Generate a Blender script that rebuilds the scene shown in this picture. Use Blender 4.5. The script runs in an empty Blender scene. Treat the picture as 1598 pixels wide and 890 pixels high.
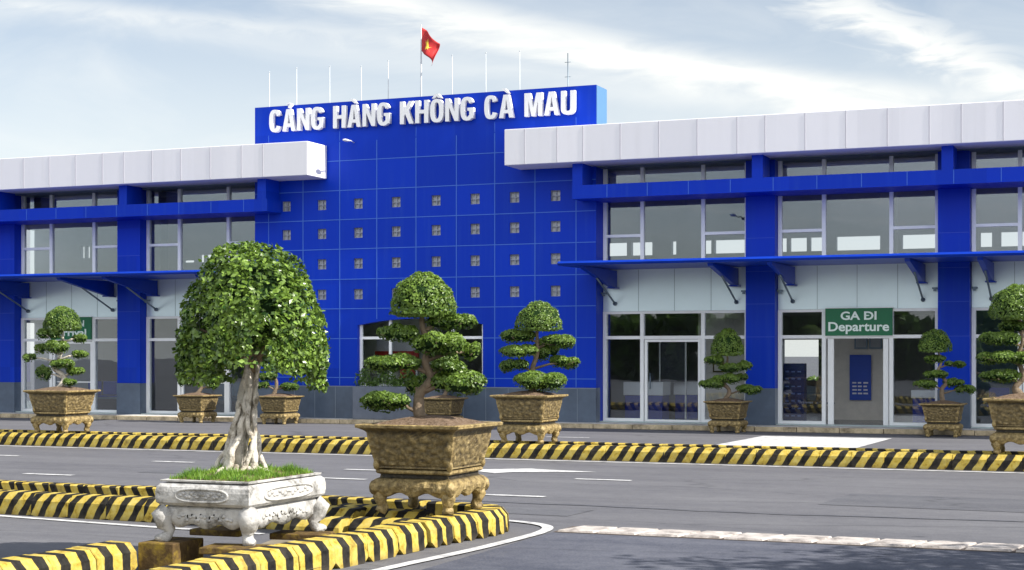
import bpy, bmesh, math, random
import numpy as np
from mathutils import Vector, Matrix, noise
R = math.radians
scn = bpy.context.scene
col = scn.collection

# ------------------------------------------------------------ camera
CAM_D, CAM_H, YAW = 38.1, 1.8, math.atan(.41)
cam = bpy.data.cameras.new('camera'); camo = bpy.data.objects.new('camera', cam); col.objects.link(camo)
camo.location = (0, -CAM_D, CAM_H); camo.rotation_euler = (R(90), 0, YAW)
cam.sensor_width = 36; cam.lens = 36*2500/1598; cam.shift_y = 109/1598
cam.clip_start = .1; cam.clip_end = 4000
scn.camera = camo
scn.render.resolution_x = 1024; scn.render.resolution_y = 570

# ------------------------------------------------------------ exposure
scn.view_settings.view_transform = 'Standard'; scn.view_settings.look = 'None'
scn.view_settings.gamma = 1; scn.view_settings.exposure = 0.8
scn.view_settings.use_curve_mapping = False

# ------------------------------------------------------------ sun
SUN_EL, SUN_AZ = R(43), R(92.5)          # azimuth clockwise from +Y
sd = Vector((math.sin(SUN_AZ)*math.cos(SUN_EL), math.cos(SUN_AZ)*math.cos(SUN_EL), math.sin(SUN_EL)))
sl = bpy.data.lights.new('sun', 'SUN'); sl.energy = 4.6; sl.angle = R(.6); sl.color = (1, .95, .87)
so = bpy.data.objects.new('sun', sl); col.objects.link(so); so.rotation_euler = sd.to_track_quat('Z', 'Y').to_euler()
so.location = (30, -10, 40)

# ------------------------------------------------------------ world: sky with cirrus
world = bpy.data.worlds.new('World'); scn.world = world; world.use_nodes = True
nt = world.node_tree; nt.nodes.clear()
def N(t, ty, **k):
    n = t.nodes.new(ty)
    for a, b in k.items(): setattr(n, a, b)
    return n
def mth(t, op, a, b=None, c=None, clamp=False):
    n = N(t, 'ShaderNodeMath', operation=op); n.use_clamp = clamp
    for i, v in enumerate((a, b, c)):
        if v is None: continue
        if isinstance(v, (int, float)): n.inputs[i].default_value = v
        else: t.links.new(v, n.inputs[i])
    return n.outputs[0]
sky = N(nt, 'ShaderNodeTexSky', sky_type='NISHITA'); sky.sun_disc = False
sky.sun_elevation = SUN_EL; sky.sun_rotation = SUN_AZ; sky.air_density = 1.0; sky.dust_density = .8; sky.ozone_density = 1.6
tc = N(nt, 'ShaderNodeTexCoord')
def dotv(v):
    n = N(nt, 'ShaderNodeVectorMath', operation='DOT_PRODUCT'); nt.links.new(tc.outputs['Generated'], n.inputs[0]); n.inputs[1].default_value = v
    return n.outputs['Value']
ca, sa = math.cos(YAW), math.sin(YAW)
df = mth(nt, 'MAXIMUM', dotv((-sa, ca, 0)), .15)
U = mth(nt, 'DIVIDE', dotv((ca, sa, 0)), df)          # tangent of the compass bearing, measured from the terminal's axis
V = mth(nt, 'DIVIDE', dotv((0, 0, 1)), df)
cmb = N(nt, 'ShaderNodeCombineXYZ'); nt.links.new(U, cmb.inputs[0]); nt.links.new(V, cmb.inputs[1])
def cloudnoise(rot, scale, sx, sy, detail, dist):
    mp = N(nt, 'ShaderNodeMapping'); mp.inputs['Rotation'].default_value = (0, 0, rot)
    mp.inputs['Scale'].default_value = (sx, sy, 1); nt.links.new(cmb.outputs[0], mp.inputs[0])
    nz = N(nt, 'ShaderNodeTexNoise'); nz.inputs['Scale'].default_value = scale; nz.inputs['Detail'].default_value = detail
    nz.inputs['Roughness'].default_value = .58; nz.inputs['Distortion'].default_value = dist
    nt.links.new(mp.outputs[0], nz.inputs['Vector']); return nz.outputs['Fac']
n1 = cloudnoise(R(14), 16, .7, 3.2, 6, .6)
n2 = cloudnoise(R(-18), 7, .9, 2.2, 5, .9)
n3 = cloudnoise(R(24), 22, .8, 2.6, 7, 1.2)
def band(a, b, w, amp, nz, k):
    t = mth(nt, 'SUBTRACT', V, mth(nt, 'MULTIPLY_ADD', U, b, a))
    t = mth(nt, 'ADD', t, mth(nt, 'MULTIPLY_ADD', nz, k, -k*.5))
    g = mth(nt, 'EXPONENT', mth(nt, 'MULTIPLY', mth(nt, 'POWER', mth(nt, 'ABSOLUTE', mth(nt, 'DIVIDE', t, w)), 2.0), -1.0))
    return mth(nt, 'MULTIPLY', g, mth(nt, 'MULTIPLY', mth(nt, 'MULTIPLY_ADD', nz, 2.0, -.15, clamp=True), amp))
b1 = band(.203, -.222, .0135, 1.0, n1, .030)
b2 = band(.312, -.448, .0150, .95, n3, .045)
b3 = band(.176, -.13, .010, .35, n2, .03)
b4 = band(.190, -.10, .006, .35, n3, .02)
wisp = mth(nt, 'MULTIPLY', mth(nt, 'MULTIPLY_ADD', n2, 3.2, -1.45, clamp=True), .28)
hz = mth(nt, 'SUBTRACT', 1.0, mth(nt, 'DIVIDE', mth(nt, 'MAXIMUM', V, 0.0), .23), clamp=True)      # pale veil thickening to the horizon
hz = mth(nt, 'MULTIPLY', mth(nt, 'POWER', hz, .8), .85)
cl = mth(nt, 'ADD', mth(nt, 'ADD', b1, b2), mth(nt, 'ADD', b3, b4))
cl = mth(nt, 'MAXIMUM', cl, wisp)
inv = mth(nt, 'MULTIPLY', mth(nt, 'SUBTRACT', 1.0, cl, clamp=True), mth(nt, 'SUBTRACT', 1.0, hz, clamp=True))
fac = mth(nt, 'SUBTRACT', 1.0, inv, clamp=True)
hsv = N(nt, 'ShaderNodeHueSaturation'); hsv.inputs['Saturation'].default_value = .74; hsv.inputs['Value'].default_value = .93
nt.links.new(sky.outputs[0], hsv.inputs['Color'])
mx = N(nt, 'ShaderNodeMix', data_type='RGBA'); mx.inputs['B'].default_value = (6.9, 6.95, 6.7, 1)
nt.links.new(fac, mx.inputs['Factor']); nt.links.new(hsv.outputs[0], mx.inputs['A'])
# unseen bright cloud bank added behind the camera to fill the shaded fronts
bk = mth(nt, 'MULTIPLY', mth(nt, 'MULTIPLY_ADD', dotv((sa, -ca, 0)), 1.6, -.1, clamp=True), mth(nt, 'MULTIPLY_ADD', dotv((0, 0, 1)), 4.0, .1, clamp=True))
bn = N(nt, 'ShaderNodeTexNoise'); bn.inputs['Scale'].default_value = 3; bn.inputs['Detail'].default_value = 6; nt.links.new(tc.outputs['Generated'], bn.inputs['Vector'])
bk = mth(nt, 'MULTIPLY', bk, mth(nt, 'MULTIPLY_ADD', bn.outputs['Fac'], 3.5, -1.1, clamp=True))
mx2 = N(nt, 'ShaderNodeMix', data_type='RGBA'); mx2.inputs['B'].default_value = (13.5, 13.8, 14.2, 1); nt.links.new(bk, mx2.inputs['Factor']); nt.links.new(mx.outputs['Result'], mx2.inputs['A']); mx = mx2
bg = N(nt, 'ShaderNodeBackground'); bg.inputs['Strength'].default_value = .09
nt.links.new(mx.outputs['Result'], bg.inputs['Color'])
wo = N(nt, 'ShaderNodeOutputWorld'); nt.links.new(bg.outputs[0], wo.inputs[0])

# ------------------------------------------------------------ materials
MATS = {}
def mat(name, color, rough=.6, spec=.5, metal=0, var=0, vscale=4, bump=0, bscale=30, bdist=.01, dirt=None, dscale=2, damt=.5, coat=0, stretch=(1,1,1)):
    if name in MATS: return MATS[name]
    m = bpy.data.materials.new(name); m.use_nodes = True; t = m.node_tree; p = t.nodes['Principled BSDF']
    p.inputs['Roughness'].default_value = rough; p.inputs['Specular IOR Level'].default_value = spec
    p.inputs['Metallic'].default_value = metal; p.inputs['Base Color'].default_value = (*color, 1); p.inputs['Coat Weight'].default_value = coat
    c = N(t, 'ShaderNodeTexCoord').outputs['Object']
    mp = N(t, 'ShaderNodeMapping'); mp.inputs['Scale'].default_value = stretch; t.links.new(c, mp.inputs[0]); c = mp.outputs[0]
    last = None
    if var or dirt:
        nz = N(t, 'ShaderNodeTexNoise'); nz.inputs['Scale'].default_value = vscale; nz.inputs['Detail'].default_value = 6; nz.inputs['Roughness'].default_value = .65
        t.links.new(c, nz.inputs['Vector'])
        mr = N(t, 'ShaderNodeMapRange'); mr.inputs['From Min'].default_value = .3; mr.inputs['From Max'].default_value = .7
        mr.inputs['To Min'].default_value = 1-var; mr.inputs['To Max'].default_value = 1+var; t.links.new(nz.outputs['Fac'], mr.inputs['Value'])
        mu = N(t, 'ShaderNodeMix', data_type='RGBA', blend_type='MULTIPLY'); mu.inputs['Factor'].default_value = 1
        mu.inputs['A'].default_value = (*color, 1); t.links.new(mr.outputs[0], mu.inputs['B']); last = mu.outputs['Result']
    if dirt:
        nz = N(t, 'ShaderNodeTexNoise'); nz.inputs['Scale'].default_value = dscale; nz.inputs['Detail'].default_value = 8; nz.inputs['Roughness'].default_value = .7
        t.links.new(c, nz.inputs['Vector'])
        mr = N(t, 'ShaderNodeMapRange'); mr.inputs['From Min'].default_value = .48; mr.inputs['From Max'].default_value = .66
        mr.inputs['To Max'].default_value = damt; t.links.new(nz.outputs['Fac'], mr.inputs['Value'])
        mu = N(t, 'ShaderNodeMix', data_type='RGBA'); t.links.new(mr.outputs[0], mu.inputs['Factor'])
        t.links.new(last, mu.inputs['A']); mu.inputs['B'].default_value = (*dirt, 1); last = mu.outputs['Result']
    if last is not None: t.links.new(last, p.inputs['Base Color'])
    if bump:
        nz = N(t, 'ShaderNodeTexNoise'); nz.inputs['Scale'].default_value = bscale; nz.inputs['Detail'].default_value = 6
        t.links.new(c, nz.inputs['Vector'])
        bp = N(t, 'ShaderNodeBump'); bp.inputs['Strength'].default_value = bump; bp.inputs['Distance'].default_value = bdist
        t.links.new(nz.outputs['Fac'], bp.inputs['Height']); t.links.new(bp.outputs[0], p.inputs['Normal'])
    MATS[name] = m; return m

def panel_material(name, color, pw, ph, ox, oz, var, streak, scol, rough, spec, base_dust=0, wob=.03):
    m = bpy.data.materials.new(name); m.use_nodes = True; t = m.node_tree; p = t.nodes['Principled BSDF']
    g = N(t, 'ShaderNodeNewGeometry'); sx = N(t, 'ShaderNodeSeparateXYZ'); t.links.new(g.outputs['Position'], sx.inputs[0])
    fx_ = mth(t, 'FLOOR', mth(t, 'DIVIDE', mth(t, 'SUBTRACT', sx.outputs[0], ox), pw)); fz_ = mth(t, 'FLOOR', mth(t, 'DIVIDE', mth(t, 'SUBTRACT', sx.outputs[2], oz), ph))
    cb = N(t, 'ShaderNodeCombineXYZ'); t.links.new(fx_, cb.inputs[0]); t.links.new(fz_, cb.inputs[1])
    wn = N(t, 'ShaderNodeTexWhiteNoise', noise_dimensions='3D'); t.links.new(cb.outputs[0], wn.inputs['Vector'])
    k = mth(t, 'MULTIPLY_ADD', wn.outputs['Value'], var*2, 1-var)
    mp = N(t, 'ShaderNodeMapping'); mp.inputs['Scale'].default_value = (5.5, 5.5, .28); t.links.new(g.outputs['Position'], mp.inputs[0])
    nz = N(t, 'ShaderNodeTexNoise'); nz.inputs['Scale'].default_value = 1; nz.inputs['Detail'].default_value = 6; nz.inputs['Roughness'].default_value = .6; t.links.new(mp.outputs[0], nz.inputs['Vector'])
    n2 = N(t, 'ShaderNodeTexNoise'); n2.inputs['Scale'].default_value = .7; n2.inputs['Detail'].default_value = 5; t.links.new(g.outputs['Position'], n2.inputs['Vector'])
    st = mth(t, 'MULTIPLY', mth(t, 'MULTIPLY_ADD', nz.outputs['Fac'], 4.5, -2.2, clamp=True), mth(t, 'MULTIPLY_ADD', n2.outputs['Fac'], 2.6, -.7, clamp=True))
    st = mth(t, 'MULTIPLY', st, streak)
    if base_dust: st = mth(t, 'ADD', st, mth(t, 'MULTIPLY', mth(t, 'SUBTRACT', 1.0, mth(t, 'DIVIDE', sx.outputs[2], 1.6), clamp=True), base_dust), clamp=True)
    mu = N(t, 'ShaderNodeMix', data_type='RGBA', blend_type='MULTIPLY'); mu.inputs['Factor'].default_value = 1; mu.inputs['A'].default_value = (*color, 1); t.links.new(k, mu.inputs['B'])
    m2 = N(t, 'ShaderNodeMix', data_type='RGBA'); t.links.new(st, m2.inputs['Factor']); t.links.new(mu.outputs['Result'], m2.inputs['A']); m2.inputs['B'].default_value = (*scol, 1)
    t.links.new(m2.outputs['Result'], p.inputs['Base Color']); p.inputs['Specular IOR Level'].default_value = spec
    t.links.new(mth(t, 'MULTIPLY_ADD', nz.outputs['Fac'], .35, rough-.17), p.inputs['Roughness'])
    vs_ = N(t, 'ShaderNodeVectorMath', operation='MULTIPLY_ADD'); t.links.new(wn.outputs['Color'], vs_.inputs[0]); vs_.inputs[1].default_value = (wob*.5, wob*.3, wob*.5)
    vo_ = N(t, 'ShaderNodeVectorMath', operation='SUBTRACT'); t.links.new(g.outputs['Normal'], vs_.inputs[2]); t.links.new(vs_.outputs[0], vo_.inputs[0]); vo_.inputs[1].default_value = (wob*.25, wob*.15, wob*.25)
    bp = N(t, 'ShaderNodeBump'); bp.inputs['Strength'].default_value = .08; bp.inputs['Distance'].default_value = .03; t.links.new(n2.outputs['Fac'], bp.inputs['Height'])
    nv = N(t, 'ShaderNodeVectorMath', operation='NORMALIZE'); t.links.new(vo_.outputs[0], nv.inputs[0]); t.links.new(nv.outputs[0], bp.inputs['Normal']); t.links.new(bp.outputs[0], p.inputs['Normal'])
    MATS[name] = m; return m
blue = panel_material('blue_tile', (.0015, .034, .45), 1.104, .785, -23.604, .66, .09, .30, (.03, .085, .42), .45, .14, .05)
blue_dk = mat('blue_canopy', (.003, .034, .36), .4, .2, var=.12, vscale=2)
joint = mat('blue_joint', (.06, .16, .56), .6, .2)
white_m = panel_material('white_cladding_panel', (.81, .80, .835), .93, 3, -40, 0, .018, .16, (.55, .54, .55), .45, .3)
seam_m = mat('cladding_seam', (.48, .47, .52), .7)
grey_m = mat('soffit_grey', (.20, .27, .29), .5, var=.08)
pale_m = mat('pale_panel', (.74, .87, .90), .30, .6, .4, var=.04, vscale=.7)
pale_j = mat('pale_joint', (.30, .40, .42), .6)
frame_m = mat('window_frame', (.84, .86, .87), .35, .5, var=.04)
plinth_m = mat('plinth_tile', (.085, .115, .165), .35, .5, var=.18, vscale=2.5)
pave_m = mat('sidewalk', (.58, .57, .55), .8, .2, var=.15, vscale=3, dirt=(.28, .24, .18), dscale=1.3, damt=.6)
kerbtan_m = mat('kerb_stone', (.52, .43, .29), .85, .2, var=.3, vscale=5, dirt=(.06, .045, .03), dscale=2.6, damt=.7, bump=.3)
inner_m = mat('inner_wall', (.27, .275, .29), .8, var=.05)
inner_w = mat('inner_plaster', (.78, .74, .68), .8, var=.08)
inner_f = mat('inner_floor', (.30, .32, .33), .2, .5)
dark_m = mat('dark_panel', (.012, .016, .03), .4)
bblue_m = mat('counter_blue', (.01, .03, .30), .4)
wht_m = mat('white_plastic', (.75, .77, .8), .5)
red_m = mat('red_plastic', (.45, .015, .02), .45)
green_m = mat('sign_green', (.006, .15, .062), .4, .4)
txt_m = mat('sign_letter', (.80, .92, .86), .5)
let_m = mat('white_letter', (.86, .86, .87), .45, .4)
metal_m = mat('grey_metal', (.14, .19, .24), .4, metal=.6)
pole_m = mat('pole_white', (.48, .50, .52), .4)
flag_m = mat('flag_red', (.46, .018, .018), .6); star_m = mat('flag_yellow', (.85, .62, .05), .6)
paint_m = mat('road_paint', (.55, .55, .55), .75, var=.2, vscale=9, dirt=(.20, .20, .21), dscale=5, damt=.85)
pinkp_m = mat('worn_paver', (.46, .42, .39), .85, var=.28, vscale=7, dirt=(.13, .11, .10), dscale=4.5, damt=.9, bump=.5, bscale=40)
soil_m = mat('soil', (.13, .09, .06), .95, .1, var=.35, vscale=14, dirt=(.27, .20, .15), dscale=25, damt=.7, bump=.8, bscale=25, bdist=.03)
bark_m = mat('bark', (.19, .145, .10), .85, .2, var=.35, vscale=10, bump=.7, bscale=22, bdist=.02)
barkw_m = mat('pale_aerial_root', (.60, .55, .47), .8, .2, var=.25, vscale=9, dirt=(.13, .10, .06), dscale=11, damt=.9, bump=.7, bscale=24, bdist=.02)
plank_m = mat('old_plank', (.10, .065, .03), .9, .1, var=.5, vscale=8, dirt=(.34, .24, .03), dscale=7, damt=.7, bump=.5)
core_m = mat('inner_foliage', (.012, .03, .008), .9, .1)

def pot_material():
    m = bpy.data.materials.new('ochre_ceramic'); m.use_nodes = True; t = m.node_tree; p = t.nodes['Principled BSDF']; MATS['pot'] = m
    c = N(t, 'ShaderNodeTexCoord').outputs['Object']
    n_ = N(t, 'ShaderNodeTexNoise'); n_.inputs['Scale'].default_value = 16; n_.inputs['Detail'].default_value = 8; n_.inputs['Roughness'].default_value = .7; t.links.new(c, n_.inputs['Vector'])
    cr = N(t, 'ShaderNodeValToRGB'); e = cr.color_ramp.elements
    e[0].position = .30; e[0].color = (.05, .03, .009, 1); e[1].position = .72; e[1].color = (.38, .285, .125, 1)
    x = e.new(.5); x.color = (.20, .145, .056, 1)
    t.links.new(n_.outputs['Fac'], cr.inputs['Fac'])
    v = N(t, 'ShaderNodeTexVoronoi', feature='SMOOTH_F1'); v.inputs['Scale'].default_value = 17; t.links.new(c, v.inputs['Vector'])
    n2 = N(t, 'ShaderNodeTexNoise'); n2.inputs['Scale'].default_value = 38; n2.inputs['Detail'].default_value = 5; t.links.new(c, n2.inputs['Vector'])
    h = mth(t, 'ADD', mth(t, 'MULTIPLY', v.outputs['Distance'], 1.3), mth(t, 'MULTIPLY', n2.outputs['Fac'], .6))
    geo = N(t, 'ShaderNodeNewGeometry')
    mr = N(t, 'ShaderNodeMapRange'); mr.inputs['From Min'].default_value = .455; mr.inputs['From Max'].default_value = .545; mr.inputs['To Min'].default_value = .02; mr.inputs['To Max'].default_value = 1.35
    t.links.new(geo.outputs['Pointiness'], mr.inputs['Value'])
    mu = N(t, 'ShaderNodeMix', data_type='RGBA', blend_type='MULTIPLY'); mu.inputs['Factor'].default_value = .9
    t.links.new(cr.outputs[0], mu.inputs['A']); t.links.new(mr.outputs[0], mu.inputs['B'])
    t.links.new(mu.outputs['Result'], p.inputs['Base Color']); p.inputs['Roughness'].default_value = .62
    bp = N(t, 'ShaderNodeBump'); bp.inputs['Strength'].default_value = .9; bp.inputs['Distance'].default_value = .02
    t.links.new(h, bp.inputs['Height']); t.links.new(bp.outputs[0], p.inputs['Normal']); return m
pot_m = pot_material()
stone_m = mat('white_stone', (.49, .48, .46), .8, .2, var=.24, vscale=6, dirt=(.10, .095, .085), dscale=5, damt=.9, bump=.6, bscale=26, bdist=.015)

def kerb_material(name, k, ph, per=.26):
    m = bpy.data.materials.new(name); m.use_nodes = True; t = m.node_tree; p = t.nodes['Principled BSDF']
    tcn = N(t, 'ShaderNodeTexCoord'); s = N(t, 'ShaderNodeSeparateXYZ'); t.links.new(tcn.outputs['Object'], s.inputs[0])
    oi = N(t, 'ShaderNodeObjectInfo')
    w = N(t, 'ShaderNodeTexNoise'); w.inputs['Scale'].default_value = 5; w.inputs['Detail'].default_value = 3
    va = N(t, 'ShaderNodeVectorMath', operation='ADD'); t.links.new(tcn.outputs['Object'], va.inputs[0]); t.links.new(oi.outputs['Location'], va.inputs[1]); t.links.new(va.outputs[0], w.inputs['Vector'])
    x = mth(t, 'SUBTRACT', s.outputs[0], mth(t, 'MULTIPLY', s.outputs[2], k))
    x = mth(t, 'ADD', x, mth(t, 'MULTIPLY_ADD', w.outputs['Fac'], .07, -.035))
    x = mth(t, 'ADD', x, mth(t, 'MULTIPLY_ADD', oi.outputs['Random'], .07, ph))
    fr = mth(t, 'FRACT', mth(t, 'DIVIDE', x, per))
    st = mth(t, 'MULTIPLY', mth(t, 'SUBTRACT', mth(t, 'ABSOLUTE', mth(t, 'SUBTRACT', fr, .5)), .25), 30, clamp=True)
    w2 = N(t, 'ShaderNodeTexNoise'); w2.inputs['Scale'].default_value = 11; w2.inputs['Detail'].default_value = 8; w2.inputs['Roughness'].default_value = .7; t.links.new(va.outputs[0], w2.inputs['Vector'])
    y = N(t, 'ShaderNodeValToRGB'); e = y.color_ramp.elements; e[0].position = .33; e[0].color = (.20, .12, .01, 1); e[1].position = .66; e[1].color = (.54, .44, .13, 1)
    q = e.new(.45); q.color = (.47, .34, .055, 1); t.links.new(w2.outputs['Fac'], y.inputs['Fac'])
    b = N(t, 'ShaderNodeValToRGB'); e = b.color_ramp.elements; e[0].position = .35; e[0].color = (.004, .004, .004, 1); e[1].position = .85; e[1].color = (.045, .041, .034, 1); t.links.new(w2.outputs['Fac'], b.inputs['Fac'])
    mxx = N(t, 'ShaderNodeMix', data_type='RGBA'); t.links.new(st, mxx.inputs['Factor']); t.links.new(y.outputs[0], mxx.inputs['A']); t.links.new(b.outputs[0], mxx.inputs['B'])
    gr = N(t, 'ShaderNodeTexNoise'); gr.inputs['Scale'].default_value = 2.6; gr.inputs['Detail'].default_value = 9; gr.inputs['Roughness'].default_value = .75; t.links.new(va.outputs[0], gr.inputs['Vector'])
    gm = mth(t, 'MULTIPLY', mth(t, 'MULTIPLY_ADD', gr.outputs['Fac'], 7, -3.7, clamp=True), .55)
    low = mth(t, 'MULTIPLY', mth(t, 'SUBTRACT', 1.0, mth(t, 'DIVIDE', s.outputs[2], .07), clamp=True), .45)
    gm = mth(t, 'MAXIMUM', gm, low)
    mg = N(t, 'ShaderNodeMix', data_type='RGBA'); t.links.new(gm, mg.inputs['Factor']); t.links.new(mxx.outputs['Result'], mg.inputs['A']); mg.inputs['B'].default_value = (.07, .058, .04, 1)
    t.links.new(mg.outputs['Result'], p.inputs['Base Color']); p.inputs['Roughness'].default_value = .75; p.inputs['Specular IOR Level'].default_value = .2
    bp = N(t, 'ShaderNodeBump'); bp.inputs['Strength'].default_value = .35; bp.inputs['Distance'].default_value = .01; t.links.new(w2.outputs['Fac'], bp.inputs['Height']); t.links.new(bp.outputs[0], p.inputs['Normal'])
    return m
kerb_sl = kerb_material('kerb_paint_slanted', .62, 0); kerb_b = kerb_material('kerb_paint_narrow', .5, .02, .205); kerb_st = kerb_material('kerb_paint_upright', .0, .05, .235)

def asphalt_material(name, base, dark, seed):
    m = bpy.data.materials.new(name); m.use_nodes = True; t = m.node_tree; p = t.nodes['Principled BSDF']
    tcn = N(t, 'ShaderNodeTexCoord')
    def nz(sc, st=(1,1,1), det=6, off=0):
        mp = N(t, 'ShaderNodeMapping'); mp.inputs['Scale'].default_value = st; mp.inputs['Location'].default_value = (seed+off, seed, 0); t.links.new(tcn.outputs['Object'], mp.inputs[0])
        n = N(t, 'ShaderNodeTexNoise'); n.inputs['Scale'].default_value = sc; n.inputs['Detail'].default_value = det; n.inputs['Roughness'].default_value = .65; t.links.new(mp.outputs[0], n.inputs['Vector']); return n.outputs['Fac']
    big = nz(.35, (1, 1.6, 1)); streak = nz(.8, (.12, 2.2, 1), 5, 3); fine = nz(42, det=4); mid = nz(6, det=5, off=9)
    v = mth(t, 'ADD', mth(t, 'MULTIPLY', big, .45), mth(t, 'ADD', mth(t, 'MULTIPLY', streak, .40), mth(t, 'ADD', mth(t, 'MULTIPLY', fine, .55), mth(t, 'MULTIPLY', mid, .3))))
    mr = N(t, 'ShaderNodeMapRange'); mr.inputs['From Min'].default_value = .68; mr.inputs['From Max'].default_value = 1.0; t.links.new(v, mr.inputs['Value'])
    mxx = N(t, 'ShaderNodeMix', data_type='RGBA'); t.links.new(mr.outputs[0], mxx.inputs['Factor']); mxx.inputs['A'].default_value = (*dark, 1); mxx.inputs['B'].default_value = (*base, 1)
    # sealed cracks
    mp = N(t, 'ShaderNodeMapping'); mp.inputs['Scale'].default_value = (.22, .75, 1); mp.inputs['Location'].default_value = (seed, 0, 0); t.links.new(tcn.outputs['Object'], mp.inputs[0])
    wn = N(t, 'ShaderNodeTexNoise'); wn.inputs['Scale'].default_value = 2; wn.inputs['Detail'].default_value = 4; t.links.new(mp.outputs[0], wn.inputs['Vector'])
    vm = N(t, 'ShaderNodeVectorMath', operation='MULTIPLY_ADD'); t.links.new(wn.outputs['Color'], vm.inputs[0]); vm.inputs[1].default_value = (.5, .5, 0); t.links.new(mp.outputs[0], vm.inputs[2])
    vo = N(t, 'ShaderNodeTexVoronoi', feature='DISTANCE_TO_EDGE'); vo.inputs['Scale'].default_value = .55; t.links.new(vm.outputs[0], vo.inputs['Vector'])
    ck = mth(t, 'MULTIPLY', mth(t, 'SUBTRACT', 1.0, mth(t, 'DIVIDE', vo.outputs['Distance'], .009), clamp=True), .45)
    m2 = N(t, 'ShaderNodeMix', data_type='RGBA'); t.links.new(ck, m2.inputs['Factor']); t.links.new(mxx.outputs['Result'], m2.inputs['A']); m2.inputs['B'].default_value = (.035, .035, .04, 1)
    oil = nz(1.1, (1, .6, 1), 4, 21); of = mth(t, 'MULTIPLY', mth(t, 'MULTIPLY_ADD', oil, 9, -6.0, clamp=True), .5)
    m3 = N(t, 'ShaderNodeMix', data_type='RGBA'); t.links.new(of, m3.inputs['Factor']); t.links.new(m2.outputs['Result'], m3.inputs['A']); m3.inputs['B'].default_value = (.05, .05, .055, 1); m2 = m3
    t.links.new(m2.outputs['Result'], p.inputs['Base Color']); p.inputs['Roughness'].default_value = .75; p.inputs['Specular IOR Level'].default_value = .3
    bp = N(t, 'ShaderNodeBump'); bp.inputs['Strength'].default_value = .5; bp.inputs['Distance'].default_value = .006; t.links.new(fine, bp.inputs['Height']); t.links.new(bp.outputs[0], p.inputs['Normal'])
    return m
asph = asphalt_material('asphalt', (.150, .150, .160), (.085, .085, .097), 0)
asph2b = asphalt_material('patch_asphalt', (.135, .137, .148), (.075, .076, .088), 4)
asph2 = asphalt_material('darker_asphalt', (.125, .13, .155), (.045, .05, .072), 7)  # darker, bluer tone than the main asphalt

def glass_material(name, tint, refl, rough=.01):
    m = bpy.data.materials.new(name); m.use_nodes = True; t = m.node_tree; t.nodes.clear()
    o = N(t, 'ShaderNodeOutputMaterial'); tr = N(t, 'ShaderNodeBsdfTransparent'); tr.inputs[0].default_value = (*tint, 1)
    g = N(t, 'ShaderNodeBsdfGlossy'); g.inputs['Roughness'].default_value = rough; g.inputs['Color'].default_value = (.9, .95, 1, 1)
    f = N(t, 'ShaderNodeFresnel'); f.inputs['IOR'].default_value = 1.5
    tcn = N(t, 'ShaderNodeTexCoord'); nz = N(t, 'ShaderNodeTexNoise'); nz.inputs['Scale'].default_value = .8; t.links.new(tcn.outputs['Object'], nz.inputs['Vector'])
    bp = N(t, 'ShaderNodeBump'); bp.inputs['Strength'].default_value = .1; bp.inputs['Distance'].default_value = .02; t.links.new(nz.outputs['Fac'], bp.inputs['Height']); t.links.new(bp.outputs[0], g.inputs['Normal'])
    a = mth(t, 'ADD', f.outputs[0], refl, clamp=True)
    mxs = N(t, 'ShaderNodeMixShader'); t.links.new(a, mxs.inputs[0]); t.links.new(tr.outputs[0], mxs.inputs[1]); t.links.new(g.outputs[0], mxs.inputs[2]); t.links.new(mxs.outputs[0], o.inputs[0]); return m
glass_up = glass_material('tinted_glass', (.86, .88, .90), .08); glass_lo = glass_material('clear_glass', (.93, .95, .96), .035)

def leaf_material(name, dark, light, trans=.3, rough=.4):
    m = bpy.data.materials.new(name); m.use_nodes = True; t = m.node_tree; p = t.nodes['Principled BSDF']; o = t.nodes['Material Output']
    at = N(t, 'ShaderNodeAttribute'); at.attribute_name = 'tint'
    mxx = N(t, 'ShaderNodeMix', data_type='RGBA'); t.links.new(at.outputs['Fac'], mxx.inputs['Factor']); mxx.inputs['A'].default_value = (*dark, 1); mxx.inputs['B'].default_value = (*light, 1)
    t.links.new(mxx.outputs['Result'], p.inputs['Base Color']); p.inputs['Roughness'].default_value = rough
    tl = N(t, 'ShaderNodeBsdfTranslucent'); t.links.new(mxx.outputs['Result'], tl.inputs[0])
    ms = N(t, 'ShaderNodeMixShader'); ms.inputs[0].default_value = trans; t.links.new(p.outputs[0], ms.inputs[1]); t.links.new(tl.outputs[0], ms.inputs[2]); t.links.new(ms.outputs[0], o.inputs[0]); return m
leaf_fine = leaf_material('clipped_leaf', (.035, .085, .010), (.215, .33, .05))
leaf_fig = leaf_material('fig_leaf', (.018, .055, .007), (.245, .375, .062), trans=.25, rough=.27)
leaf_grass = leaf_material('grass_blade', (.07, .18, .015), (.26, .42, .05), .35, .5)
leaf_far = leaf_material('shrub_leaf', (.03, .08, .012), (.14, .24, .04))

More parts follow.
